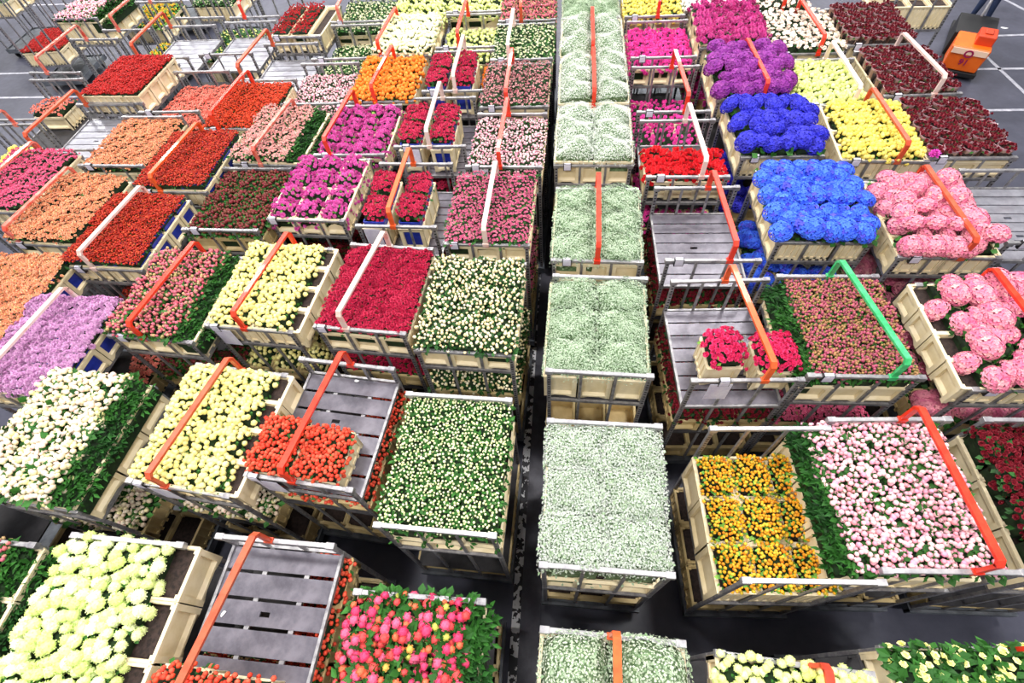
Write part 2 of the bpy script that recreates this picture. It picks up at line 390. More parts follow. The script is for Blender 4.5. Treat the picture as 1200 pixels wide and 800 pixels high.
ft('blush', 'rose_bunch', 'flowers', 'rose', ('f6ddcb', 'fdefe2', 'fff8f0', 'f0ccb8'), 26, (.034, .044), .12, dome=.04, nleaf=30, leaf=.05)
ft('blue', 'hydrangea_plant', 'flowers', 'hyd', ('2f55e0', '3a66ee', '4a7cf4', '2440c4', '5a50d8'), 4, (.105, .12), .1, dome=.05, nleaf=24, leaf=.08, jit=.24, mask=3, lw=.4, sq=.7)
ft('indigo', 'hydrangea_plant', 'flowers', 'hyd', ('2626b8', '3434cc', '201c94', '4040d8'), 4, (.108, .125), .1, dome=.05, nleaf=20, leaf=.08, jit=.24, mask=3, lw=.4, sq=.7)
ft('purple', 'hydrangea_plant', 'flowers', 'hyd', ('741c80', '882c90', '9a3c9c', '601468'), 4, (.11, .13), .1, dome=.05, nleaf=20, leaf=.08, jit=.24, mask=3, lw=.4, sq=.7)
ft('pinkhyd', 'hydrangea_plant', 'flowers', 'hyd', ('d46c90', 'e0849c', 'e898a6', 'cc5c84', 'eeb0b0'), 3, (.1, .12), .09, dome=.05, nleaf=40, leaf=.08, jit=.34, mask=3, lw=.4, sq=.75)
ft('coral', 'coral_bud_bunch', 'flowers', 'ball', ('d63c28', 'e25038', 'e8654a', 'c83424', 'dc5834'), 105, (.017, .022), .12, dome=.06, nleaf=30, leaf=.05, nside=20, sdrop=.06, zj=.018, mask=1.25)
ft('saffron', 'tulip_bunch', 'flowers', 'bud', ('dc9818', 'e8ac28', 'd87c18', 'ecc040', 'c4b030'), 120, (.013, .017), .12, dome=.05, nleaf=90, leaf=.05, nside=20, sdrop=.05, zj=.01, mask=1.15, cs=.86, lm='leaf_lt', bot=-.2, over=.88)
ft('crimson', 'rose_bunch', 'flowers', 'rose', ('a0123a', 'b81c44', 'c42a50', '860f2c'), 110, (.024, .032), .11, dome=.03, nleaf=40, leaf=.05)
ft('roses', 'rose_bunch', 'flowers', 'rose', ('b81c4c', 'c82c54', 'd43c62', 'a41844'), 96, (.024, .031), .19, dome=.05, nleaf=50, over=.93, leaf=.06, nside=14, lm='leaf')
ft('hotroses', 'rose_bunch', 'flowers', 'rose', ('cc1c54', 'dc2c64', 'e43c74', 'b81448'), 90, (.03, .038), .2, dome=.08, nleaf=24, leaf=.05, nside=18, mask=1.2, lm='leaf_lt', over=.98)
ft('redcarpet', 'kalanchoe_plant', 'flowers', 'ball', ('861408', '9e1e0e', 'b8301a', '7a140c', 'c85028'), 300, (.008, .014), .08, dome=.012, lump=.01, nleaf=50, leaf=.03, zj=.012)
ft('redpure', 'kalanchoe_plant', 'flowers', 'ball', ('8a0a0a', 'a2120e', 'b41c18', '7c0808'), 260, (.01, .015), .05, dome=.012, lump=.01, nleaf=20, leaf=.03, zj=.012)
ft('redorange', 'kalanchoe_plant', 'flowers', 'ball', ('a8260a', 'ba320e', 'c8441c', '9a1c08'), 260, (.01, .015), .08, dome=.012, lump=.01, nleaf=20, leaf=.03, zj=.012)
ft('redbright', 'chrysanthemum_plant', 'flowers', 'mum', ('d0101c', 'e41c28', 'c80c1c'), 40, (.03, .038), .08, dome=.04, nleaf=30, leaf=.04, nside=12)
ft('velvet', 'rose_bunch', 'flowers', 'rose', ('a80818', 'c01020', '98061a'), 60, (.02, .026), .06, dome=.01, nleaf=10, leaf=.03)
ft('peach', 'spray_rose_bunch', 'flowers', 'rose', ('d88c70', 'e4a480', 'eab890', 'd07460', 'e0b870'), 185, (.019, .027), .12, dome=.03, nleaf=40, leaf=.05, nside=10)
ft('salmon', 'spray_rose_bunch', 'flowers', 'rose', ('e07468', 'e68878', 'eca08c', 'd86058'), 160, (.019, .027), .12, dome=.04, nleaf=20, leaf=.05, nside=10)
ft('pinkspray', 'spray_rose_bunch', 'flowers', 'rose', ('d4487c', 'e0668e', 'e884a2', 'c83868'), 185, (.018, .026), .12, dome=.04, nleaf=30, leaf=.05, nside=10)
ft('winegreen', 'spray_rose_bunch', 'flowers', 'bud', ('641c24', '7c2830', '5c3428', '743c2c'), 80, (.014, .022), .12, dome=.05, nleaf=200, leaf=.06, nside=8, lm='leaf')
ft('pinkgreen', 'spray_rose_bunch', 'flowers', 'bud', ('b85870', 'c87080', 'b8485c', 'c88c7c', 'a89c60'), 110, (.013, .019), .12, dome=.04, nleaf=150, leaf=.06, nside=8, zj=.015)
ft('pinkgold', 'spray_rose_bunch', 'flowers', 'bud', ('a05858', 'b45470', '94485c', 'a88054', '807040'), 170, (.011, .016), .12, dome=.03, nleaf=190, leaf=.05, nside=8, zj=.015)
ft('pinkwhite', 'spray_rose_bunch', 'flowers', 'rose', ('d89090', 'e4a8a4', 'ecc4b4', 'd07c88', 'f0dccc'), 125, (.017, .024), .12, dome=.03, nleaf=110, leaf=.05, nside=10, zj=.012)
ft('rosy', 'spray_rose_bunch', 'flowers', 'ball', ('e098a8', 'eab4bc', 'f0ccc8', 'e09cb8', 'dc8c90'), 96, (.016, .025), .1, dome=.03, nleaf=120, leaf=.07, nside=8, zj=.015, mask=1.6, skip=.08)
ft('ivory', 'spray_rose_bunch', 'flowers', 'ball', ('e8d8bc', 'f0e6d0', 'e8ccc0', 'dcdc98', 'ecc4c0'), 92, (.019, .029), .12, dome=.05, nleaf=110, leaf=.08, nside=8, zj=.02, mask=1.6, skip=.05)
ft('creambud', 'spray_rose_bunch', 'flowers', 'bud', ('e8dcb8', 'f2ead0', 'e8d09c', 'dcd8a8'), 78, (.012, .019), .12, dome=.03, nleaf=150, lm='leaf_dark', leaf=.06, nside=8, zj=.018, skip=.04, core='core')
ft('greenbud', 'spray_chrysanthemum_bunch', 'flowers', 'bud', ('e0e4ac', 'eeeece', 'd0dc98', 'ecebc4'), 150, (.0085, .0125), .1, dome=.02, nleaf=260, leaf=.055, nside=10, zj=.016, skip=.04, bot=-.7, lw=.24)
ft('mauve', 'spray_rose_bunch', 'flowers', 'rose', ('b03070', 'c84c84', 'd87c9c', 'cc4478', 'e4a8ac', '94245c'), 125, (.016, .022), .12, dome=.03, nleaf=100, leaf=.05, nside=8, zj=.012)
ft('darkbud', 'spray_rose_bunch', 'flowers', 'rose', ('c8788c', 'dca0a4', 'f0d0c8', '984058', 'b85c70'), 70, (.016, .023), .12, dome=.03, nleaf=90, leaf=.05, nside=8, lm='leaf_dark')
ft('palepink', 'spray_rose_bunch', 'flowers', 'ball', ('dca4b0', 'e8c4c4', 'c87890', 'f0dcdc', 'b05c78'), 90, (.013, .019), .12, dome=.03, nleaf=150, lm='leaf_dark', leaf=.05, nside=8)
ft('whitegreen', 'spray_rose_bunch', 'flowers', 'rose', ('e0e0c4', 'eeeee0', 'ccd49c', 'e6e6c0'), 44, (.018, .026), .12, dome=.03, nleaf=150, leaf=.06, nside=8, lm='leaf')
ft('protea', 'peony_bunch', 'flowers', 'cup', ('dc4470', 'e86488', 'dc5050', 'e47450', 'dcb458', 'c8c860'), 40, (.024, .046), .1, dome=.05, nleaf=210, leaf=.09, indiv=1, zj=.03, mask=2.2, lm='leaf', lw=.28)
ft('gyps', 'gypsophila_bunch', 'flowers', 'star', ('bcc6bc', 'd4dad2', 'e8ebe6', 'a4b0a0'), 1900, (.0055, .0095), .12, dome=.04, lump=.03, nleaf=420, leaf=.03, lm='leaf_pale', core='core_pale', zj=.02, nside=160, sdrop=.12, mask=1.5, jit=.7, lsink=-.004, bot=-.9, n2=1)
ft('gypsgreen', 'gypsophila_bunch', 'flowers', 'star', ('aec4a8', 'c6d6be', 'd8e4d0', '94b08c'), 1700, (.0055, .0095), .16, dome=.07, lump=.04, nleaf=420, leaf=.03, lm='leaf_pale', core='core_pale', zj=.02, nside=160, sdrop=.12, mask=1.5, jit=.7, lsink=-.004, n2=1)
ft('gypswhite', 'gypsophila_bunch', 'flowers', 'star', ('d8e0d6', 'eaeee8', 'f8fbf6', 'c4cebc'), 1500, (.006, .0105), .16, dome=.1, lump=.035, nleaf=160, leaf=.03, lm='leaf_pale', core='core_pale', zj=.015, nside=140, sdrop=.1, mask=1.4, jit=.7, n2=1)
ft('gypsfront', 'gypsophila_bunch', 'flowers', 'star', ('d0dcc4', 'e4ecda', 'f2f6ea', 'a8c090'), 1700, (.0055, .009), .16, dome=.18, lump=.045, nleaf=600, leaf=.03, lm='leaf_pale', core='core_pale', zj=.025, nside=150, sdrop=.15, mask=1.4, jit=.7, lsink=-.01)
ft('darkred', 'dark_rose_bunch', 'flowers', 'rose', ('580a18', '700d20', '84182c', '440716'), 26, (.024, .03), .13, dome=.03, nleaf=6, leaf=.04, mask=.95, over=.92, core='soil', cs=.8)
ft('oxblood', 'rose_bunch', 'flowers', 'rose', ('680e1c', '801426', '580a18', '8c1c2c'), 90, (.022, .03), .14, dome=.06, nleaf=70, leaf=.06, nside=16, lm='leaf_dark')
ft('yellowgreen', 'spray_rose_bunch', 'flowers', 'rose', ('f0ee90', 'f8f6b8', 'e4e070', 'fcfcd8'), 22, (.024, .034), .12, dome=.04, nleaf=210, leaf=.08, nside=8)
ft('primula', 'potted_primrose', 'flowers', 'mum', ('e8d830', 'f0e048', 'd88828', 'e8a838'), 22, (.026, .034), .1, dome=.05, nleaf=80, leaf=.07, lm='leaf_lt')

_cl = {}
def clump_meshes(key, a, b, variant):
    k = (key, round(a, 2), round(b, 2), variant)
    if k not in _cl: _cl[k] = make_clump(FT[key], a * FT[key].get('over', 1.03), b * FT[key].get('over', 1.03), hash_seed(k))
    return _cl[k]
def hash_seed(k): return sum((i + 1) * ord(c) for i, c in enumerate(str(k))) % 100003
_bl = {}
def blossom_mesh(kind, colr, v):
    k = (kind, colr, v)
    if k not in _bl:
        tv, tf = T[kind][v % len(T[kind])]; me = bpy.data.meshes.new('blossom'); me.from_pydata([tuple(p) for p in tv], [], tf)
        me.materials.append(petal_mat((colr, colr))); _bl[k] = me
    return _bl[k]

# ---------------------------------------------------------------- crates
_cr = {}
def crate_mesh(w_, l_, h, worn, filled=True):
    """cream stacking crate, ends (width w_) at +-y, with recessed end panels, ribbed sides and arched feet"""
    k = (round(w_, 3), round(l_, 3), round(h, 3), worn, filled)
    if k in _cr: return _cr[k]
    m = MB(); t = .012; x = w_ / 2 - .004; y = l_ / 2 - .004; f = .035
    m.box(-x + t, x - t, -y + t, y - t, .02, .035)                                 # bottom
    for s in (-1, 1):
        # end wall: recessed panel inside a raised frame
        yo = s * y; yi = s * (y - t); ym = s * (y - .03)
        pw = x - .045; z0 = .05; z1 = h - .055
        m.box(-pw, pw, min(ym, s * (y - .036)), max(ym, s * (y - .036)), z0, z1)
        m.box(-x, -pw, min(yo, s * (y - .04)), max(yo, s * (y - .04)), 0, h - .01)
        m.box(pw, x, min(yo, s * (y - .04)), max(yo, s * (y - .04)), 0, h - .01)
        m.box(-pw, pw, min(yo, s * (y - .028)), max(yo, s * (y - .028)), z1, h - .02)
        m.box(-pw, pw, min(yo, s * (y - .028)), max(yo, s * (y - .028)), .028, z0)
        # slanted sill in the recess
        a = .006
        m.add([(-pw, yo, z0), (pw, yo, z0), (pw, ym, z0 + .025), (-pw, ym, z0 + .025)], [(0, 1, 2, 3) if s < 0 else (3, 2, 1, 0)])
        # side wall with ribs
        xo = s * x; xi = s * (x - t)
        m.box(min(xi, s * (x - .018)), max(xi, s * (x - .018)), -y + .02, y - .02, .03, h - .02)
        nr = 4
        for i in range(nr + 1):
            yy = -y + .012 + (2 * y - .024) * i / nr
            m.box(min(xo, xi), max(xo, xi), yy - .014, yy + .014, 0, h - .015)
        m.box(min(xo, xi), max(xo, xi), -y, y, .03, .055)
        # arched feet of the end
        for q in (-1, 1):
            m.add([(q * pw, yo, .03), (q * pw * .45, yo, .03), (q * pw, yo, .0)], [(0, 1, 2), (2, 1, 0)])
    # rim
    for s in (-1, 1):
        m.box(-x - .003, x + .003, s * y - .012 if s < 0 else y - .016, s * y + .016 if s < 0 else y + .012, h - .02, h)
        m.box(s * x - .010 if s < 0 else x - .014, s * x + .014 if s < 0 else x + .010, -y, y, h - .02, h)
    if filled: m.add([(-x + t, -y + .03, h - .05), (x - t, -y + .03, h - .05), (x - t, y - .03, h - .05), (-x + t, y - .03, h - .05)], [(0, 1, 2, 3)], 1)
    me = m.mesh('crate', [M['crate2' if worn else 'crate'], M['soil']])
    _cr[k] = me; return me
_ln = {}
def liner_mesh(w_, l_, h):
    k = (w_, l_, h)
    if k not in _ln:
        m = MB(); x = w_ / 2 - .03; y = l_ / 2 - .035; t = .006
        for s in (-1, 1):
            m.box(-x, x, s * y - t, s * y + t, .04, h + .07); m.box(s * x - t, s * x + t, -y, y, .04, h + .07)
        _ln[k] = m.mesh('liner', M['blue'])
    return _ln[k]

# ---------------------------------------------------------------- trolley
ZR = 2.1; W = .96; L = 1.17
def cached(f):
    c = {}
    def g(*a):
        if a not in c: c[a] = f(*a)
        return c[a]
    return g
@cached
def post_mesh():
    m = MB(); m.box(-.02, .02, -.015, .015, .2, ZR - .012); return beveled(m.mesh('corner_post', M['perf']), .003)
@cached
def upright_mesh():
    m = MB(); m.box(-.014, .014, -.008, .008, .22, ZR - .03); return m.mesh('upright', M['steel'])
@cached
def rail_mesh(bright):
    m = MB(); m.box(-W / 2 - .01, W / 2 + .01, -.018, .018, ZR - .032, ZR)
    for s in (-1, 1): m.box(s * (W / 2 - .02) - .035, s * (W / 2 - .02) + .035, -.024, .024, ZR - .05, ZR + .004)
    return beveled(m.mesh('top_rail', M['rail' if bright else 'steel']), .003)
@cached
def base_mesh():
    m = MB(); m.box(-.49, .49, -.62, .62, .17, .235); m.box(-.5, .5, -.63, -.6, .15, .26); m.box(-.5, .5, .6, .63, .15, .26)
    m.box(-.5, -.47, -.62, .62, .15, .26); m.box(.47, .5, -.62, .62, .15, .26); return m.mesh('base', M['base'])
@cached
def wheel_mesh():
    m = MB(); n = 14
    vs = [(x, .075 * math.cos(2 * PI * k / n), .075 + .075 * math.sin(2 * PI * k / n)) for x in (-.02, .02) for k in range(n)]
    m.add(vs, [tuple(range(n))[::-1], tuple(range(n, 2 * n))] + [(k, (k + 1) % n, n + (k + 1) % n, n + k) for k in range(n)], 0)
    m.box(-.035, -.024, -.02, .02, .06, .16); m.box(.024, .035, -.02, .02, .06, .16); m.box(-.035, .035, -.03, .03, .15, .165)
    return m.mesh('wheel', M['rubber'])
@cached
def edge_mesh():
    m = MB()
    for s in (-1, 1):
        m.box(s * .47 - .012, s * .47 + .012, -.6, .6, -.03, .014); m.box(-.47, .47, s * .59 - .012, s * .59 + .012, -.03, .008)
    m.box(-.16, -.12, -.6, .6, -.03, -.012); m.box(.2, .24, -.6, .6, -.03, -.012)
    return m.mesh('deck_frame', M['steel'])
@cached
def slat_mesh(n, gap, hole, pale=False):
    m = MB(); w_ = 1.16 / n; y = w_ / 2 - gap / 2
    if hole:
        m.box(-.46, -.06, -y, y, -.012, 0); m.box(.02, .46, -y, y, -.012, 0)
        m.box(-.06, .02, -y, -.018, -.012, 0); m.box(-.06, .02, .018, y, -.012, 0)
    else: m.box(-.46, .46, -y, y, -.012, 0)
    return m.mesh('slat', M['deck_sheen' if pale else 'deck'])
@cached
def sheet_mesh():
    m = MB(); m.box(-.465, .465, -.6, .6, -.02, 0); return m.mesh('deck', M['deck_dark'])
@cached
def handle_mesh(colr, half, lift, skew):
    m = MB(); w_ = .026; pts = [(-skew, -half, ZR - .01), (-skew, -half, ZR + lift - .035), (-skew, -half + .03, ZR + lift), (skew, half - .03, ZR + lift), (skew, half, ZR + lift - .035), (skew, half, ZR - .01)]
    for i in range(len(pts) - 1):
        a, b = Vector(pts[i]), Vector(pts[i + 1]); vert = i in (0, 4)
        d = (b - a).normalized(); x = Vector((1, 0, 0)); n = d.cross(x).normalized()
        vs = [tuple(p + s1 * x * w_ + s2 * n * .013) for p in (a - d * .006, b + d * .006) for s1, s2 in ((-1, -1), (1, -1), (1, 1), (-1, 1))]
        m.add(vs, [(0, 1, 2, 3), (7, 6, 5, 4), (0, 4, 5, 1), (1, 5, 6, 2), (2, 6, 7, 3), (3, 7, 4, 0)])
    for s in (-1, 1): m.box(s * skew - .035, s * skew + .035, s * half - .022, s * half + .022, ZR - .04, ZR + .012)
    return m.mesh('handle_bar', HAND[colr])
@cached
def card_mesh():
    m = MB(); m.box(-.05, .05, -.008, .03, -.045, .05, 0); m.box(-.042, .042, -.012, -.007, -.035, .04, 1)
    m.add([(-.04, -.005, .05), (.04, -.005, .05), (.04, .028, .053), (-.04, .028, .053)], [(0, 1, 2, 3)], 1)
    return m.mesh('card_holder', [M['cardbox'], M['paper']])
@cached
def sheetpaper_mesh():
    m = MB(); m.box(-.1, .1, -.003, .0, -.27, 0); return m.mesh('paper_sheet', M['paper'])

COLW = {1: [''], 2: ['left', 'right'], 3: ['left', 'middle', 'right'], 4: ['far left', 'centre left', 'centre right', 'far right'],
        5: ['far left', 'second left', 'middle', 'second right', 'far right']}
ROWW = {1: ['only'], 2: ['front', 'back'], 3: ['front', 'middle', 'back'], 4: ['front', 'second', 'third', 'back'],
        5: ['front', 'second', 'third', 'fourth', 'back'], 6: ['front', 'second', 'third', 'fourth', 'fifth', 'back']}
def fit(words, n=16): return ' '.join(words.split()[:n])

PLURAL = {}
def place_clump(key, short, x, y, z, a, b, rz, label, group, sleeve=None, variant=None):
    F = FT[key]; v = rnd.randrange(3) if variant is None else variant
    fm, bm_ = clump_meshes(key, a, b, v)
    root = bpy.data.objects.new(F['noun'], None); col.objects.link(root); root.empty_display_size = .05
    flip = PI if rnd.random() < .5 else 0
    root.location = (x, y, z + rnd.uniform(-.01, .01)); root.rotation_euler = (0, 0, rz + flip)
    s = rnd.uniform(.97, 1.05); root.scale = (s, s, rnd.uniform(.94, 1.08))
    link('foliage', fm, root, stuff=True)
    if F.get('indiv'):
        cl = F['cols']
        for p, n, r in bm_:
            ci = rnd.choice(cl)
            if F['noun'] == 'peony_bunch': ci = rnd.choice(cl[:3]) if r > .036 else (rnd.choice(cl[:4]) if r > .03 else rnd.choice(cl[2:]))
            o = bpy.data.objects.new('blossom', blossom_mesh(F['kind'], ci, rnd.randrange(3))); col.objects.link(o); o.parent = root
            o.location = p; o.scale = (r, r, r * .9); o.rotation_mode = 'QUATERNION'
            o.rotation_quaternion = Vector((0, 0, 1)).rotation_difference(n) @ Matrix.Rotation(rnd.random() * 6, 3, 'Z').to_quaternion()
    else:
        link('blossoms', bm_, root, stuff=True)
    if sleeve is not None: link('sleeve', sleeve, root)
    tag(root, label, F['cat'], group)
    return root

@cached
def sleeve_mesh(a, top):
    m = MB(); n = 14; r0, r1 = a * .3, a * .5
    prof = [(r0, -.22), (r1 * .93, top - .02), (r1 * .98, top), (r1 * 1.01, top + .006), (r1 * .97, top + .004)]
    vs = [(r * math.cos(2 * PI * k / n) * (1 + .04 * math.sin(k * 3)), r * math.sin(2 * PI * k / n) * (1 + .04 * math.cos(k * 5)), z) for r, z in prof for k in range(n)]
    fs = []; mi = []
    for j in range(len(prof) - 1):
        m2 = 1 if j >= 1 else 0
        m.add([], [])
        for k in range(n): fs.append((j * n + k, j * n + (k + 1) % n, (j + 1) * n + (k + 1) % n, (j + 1) * n + k)); mi.append(m2)
    m.v = vs; m.f = fs; m.m = mi; m.sm = [True] * len(fs)
    return m.mesh('sleeve', [mat('kraft_sleeve', '8c6a5c', 0.4, 0, 'b89a8a', 9), mat('sleeve_rim', 'c8a0a8', 0.4)])

ALL = []
CRATES = []          # (weight, mesh, matrix, label, group, liner mesh or None)
CAMP = Vector((0, 0, CAMZ))
def put_crate(me, loc, rz_, label, group, ln=None, wgt=1.0):
    d = (Vector(loc) - CAMP).length * wgt
    CRATES.append((d, me, Matrix.Translation(loc) @ Matrix.Rotation(rz_, 4, 'Z'), label, group, ln))
def flush_crates(limit=292):
    CRATES.sort(key=lambda c: c[0])
    V = []; Fc = []; Mi = []; mats = []; n0 = 0
    for i, (d, me, mx, lab, grp, ln) in enumerate(CRATES):
        if i < limit:
            o = link('flower_crate', me); o.matrix_world = mx; tag(o, lab, 'crate', grp)
            if ln: link('blue_liner', ln, o)
        else:
            for q in (me, ln):
                if q is None: continue
                co = np.empty(len(q.vertices) * 3); q.vertices.foreach_get('co', co); co = co.reshape(-1, 3)
                A = np.array(mx); V.append(co @ A[:3, :3].T + A[:3, 3]); ms = list(q.materials)
                for m_ in ms:
                    if m_ not in mats: mats.append(m_)
                for p in q.polygons: Fc.append(tuple(v + n0 for v in p.vertices)); Mi.append(mats.index(ms[p.material_index]))
                n0 += len(co)
    if V:
        me = bpy.data.meshes.new('far_crates'); me.from_pydata(np.concatenate(V).tolist(), [], Fc)
        for m_ in mats: me.materials.append(m_)
        me.polygons.foreach_set('material_index', Mi); me.update()
        tag(link('flower_crates', me, stuff=True), 'cream plastic crates on the far trolleys and on the decks below', 'crates')
def seen(i, j, nx, ny, x, mode):
    if nx * ny == 9 or abs(x) < .6: return True
    if j == 0: return True
    return i == nx - 1 if x < 0 else i == 0
def trolley(short, label, x, y, yaw=0, dd=.27, crates=None, fl=None, full=False, top=None, handle=None, hx=0, skew=0, slats=0, liner=False,
            low=None, card=-.32, paper=None, bright=False, extra=None, ext=0, lowdd=.8, worn=False, skirt=None, sleeve=False, hl=.24,
            zr=0, content=(0, 0, 1, 1), inset=(0, 1, 1), base=True, crateskip=()):
    """x, y centre on the floor; dd how far the loaded deck lies below the end rails; crates (nx, ny, height, 'S'|'F');
    fl (flower, nx, ny); low (flower, deck drop); content = shift and scale of the load on the deck"""
    rz = math.radians(yaw); R = Matrix.Translation((x, y, 0)) @ Matrix.Rotation(rz, 4, 'Z')
    t = bpy.data.objects.new('flower_trolley', None); col.objects.link(t); t.location = (x, y, zr); t.rotation_euler = (0, 0, rz)
    tag(t, label, 'trolley', 'flower trolleys lined up in rows')
    for sx in (-1, 1):
        for sy in (-1, 1):
            link('corner_post', post_mesh(), t, (sx * (W / 2 - .02), sy * L / 2, 0))
    for sy in (-1, 1):
        link('top_rail', rail_mesh(bright), t, (0, sy * L / 2, 0))
        for sx in (-.16, .16): link('upright', upright_mesh(), t, (sx, sy * L / 2, 0))
    link('base', base_mesh(), t)
    for sx in (-1, 1):
        for sy in (-1, 1): link('wheel', wheel_mesh(), t, (sx * .38, sy * .5, 0))
    zd = ZR - dd
    link('deck_frame', edge_mesh(), t, (0, 0, zd))
    if slats:
        w_ = 1.16 / slats; gap = .026 if slats == 6 else .018
        for i in range(slats):
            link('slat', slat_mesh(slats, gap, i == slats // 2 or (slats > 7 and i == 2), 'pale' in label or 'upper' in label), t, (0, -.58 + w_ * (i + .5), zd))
    else: link('deck', sheet_mesh(), t, (0, 0, zd))
    if low or lowdd:
        zl = ZR - dd - (low[1] if low else lowdd)
        if zl > .35: link('deck', sheet_mesh(), t, (0, 0, zl))
    if handle:
        link('handle_bar', handle_mesh(handle, L / 2, hl, skew), t, (hx, 0, 0))['label'] = {'red': 'bright red handle bar', 'worn': 'worn pinkish red handle bar', 'pale': 'whitish worn handle bar with red ends', 'orange': 'orange handle bar', 'rust': 'rusty red handle bar', 'green': 'green handle bar'}[handle]
    if card is not None: link('card_holder', card_mesh(), t, (card, -L / 2 - .02, ZR - .03))
    if paper is not None: link('paper_sheet', sheetpaper_mesh(), t, (paper, -L / 2 - .024, ZR - .04))
    def wp(lx, ly, z): p = R @ Vector((lx, ly, 0)); return (p.x, p.y, z + zr)
    cx0, cy0, csx, csy = content
    if crates:
        nx, ny, ch, mode = crates
        wx = .98 * csx / nx; wy = 1.17 * csy / ny
        for j in range(ny):
            for i in range(nx):
                if (i, j) in crateskip or not seen(i, j, nx, ny, x, mode): continue
                lx = cx0 + (i - (nx - 1) / 2) * wx; ly = cy0 + (j - (ny - 1) / 2) * wy
                if mode == 'S': me = crate_mesh(wy - .006, wx - .004, ch, worn, bool(fl) or full); r2 = PI / 2
                else: me = crate_mesh(wx - .006, wy - .004, ch, worn, bool(fl) or full); r2 = 0
                put_crate(me, wp(lx, ly, zd + .001), rz + r2 + (PI if rnd.random() < .5 else 0) + rnd.uniform(-.015, .015),
                          fit('cream plastic crate %s %s on the %s' % (ROWW[ny][j], COLW[nx][i], short)), 'cream crates on the ' + short,
                          liner_mesh(wy - .006 if mode == 'S' else wx - .006, wx - .004 if mode == 'S' else wy - .004, ch) if liner else None)
    else: ch = 0
    zt = zd + (crates[2] if crates else 0)
    if fl:
        key, nx, ny = fl; A = .96 * csx * inset[1]; B = 1.17 * csy * inset[2]; cx0 += inset[0]
        if skirt: A -= skirt[1]
        sh = (-skirt[1] / 2 if skirt and skirt[0] == 'R' else skirt[1] / 2 if skirt else 0)
        extra_h = (top if top is not None else 0)
        for j in range(ny):
            for i in range(nx):
                if (i, j) in (fl_skip := FSKIP.get(short, ())): continue
                lx = cx0 + sh + (i - (nx - 1) / 2) * A / nx; ly = cy0 + (j - (ny - 1) / 2) * B / ny
                kk = key if isinstance(key, str) else key[i % len(key)]
                noun = FT[kk]['noun'].replace('_', ' ')
                lab = fit('%s %s row %s on the %s' % (noun, ROWW[ny][j], COLW[nx][i], short))
                sl = sleeve_mesh(A / nx, FT[kk]['top'] - .012) if sleeve else None
                place_clump(kk, short, *wp(lx, ly, zt + extra_h), A / nx, B / ny, rz, lab, noun + 's on the ' + short, sl)
        if skirt:
            for j in range(ny):
                side = 1 if skirt[0] == 'R' else -1
                lx = cx0 + side * (.48 * csx - skirt[1] / 2); ly = cy0 + (j - (ny - 1) / 2) * B / ny
                o = link('leafy_stems', skirt_mesh(skirt[1] + .06, B / ny, j % 2), None, wp(lx, ly, zt + extra_h), rz + (0 if side > 0 else PI))
                tag(o, fit('dark green leafy stems %s at the %s edge of the %s' % (ROWW[ny][j], 'right' if side > 0 else 'left', short)), 'foliage', 'leafy stems of the ' + short)
    if low:
        lk, ldd = low[0], low[1]; z2 = ZR - dd - ldd
        vis = [(0, 0), (1, 0), (2, 0)] + ([(2, 1), (2, 2)] if x < 0 else [(0, 1), (0, 2)])
        for i, j in vis:
            lx = (i - 1) * .34; ly = (j - 1) * .39
            pos = ('left', 'middle', 'right')[i] + ' ' + ('front', 'middle', 'back')[j]
            put_crate(crate_mesh(.315, .38, .24, True, bool(lk)), wp(lx, ly, z2 + .001), rz, fit('cream crate lower deck %s under the %s' % (pos, short)), 'crates under the ' + short, None, 1.35)
            if lk: place_clump(lk, short, *wp(lx, ly, z2 + .22), .31, .37, rz, fit('%s lower deck %s under the %s' % (FT[lk]['noun'].replace('_', ' '), pos, short)), FT[lk]['noun'].replace('_', ' ') + ' under the ' + short)
    if y < 5.5:
        for i, j in [(0, 0), (1, 0), (2, 0)] + ([(2, 1), (2, 2)] if x < 0 else [(0, 1), (0, 2)]):
            put_crate(crate_mesh(.315, .38, .28, True), wp((i - 1) * .32, (j - 1) * .39, .262), rz, fit('cream crate on the base of the ' + short), 'crates on the base of the ' + short, None, 2.2)
    for e in (extra or []):
        if e[0] == 'crate':
            _, lx, ly, cw, cl, chh, lk, n, rr = e[:9]
            lab = e[9] if len(e) > 9 else ''
            o = link('flower_crate', crate_mesh(cw, cl, chh, worn), None, wp(lx, ly, zd + .001), rz + rr)
            tag(o, fit('%s cream crate standing on the %s' % (lab, short)), 'crate')
            if liner: link('blue_liner', liner_mesh(cw, cl, chh), o)
            for q in range(n):
                yy = (q - (n - 1) / 2) * cl / n; yy += .04 if liner else 0; d = Matrix.Rotation(rr, 2) @ Vector((0, yy))
                place_clump(lk, short, *wp(lx + d.x, ly + d.y, zd + chh), cw * 1.02 if abs(rr) < .5 else cl / n, (cl / n * (.9 if liner else 1)) if abs(rr) < .5 else cw * 1.02, rz,
                            fit('%s %s in the %s crate on the %s' % (FT[lk]['noun'].replace('_', ' '), ROWW[max(n,1)][q] if n > 1 else '', lab, short)), 'bunches on the ' + short)
    ALL.append((short, x, y))
    return t
FSKIP = {}

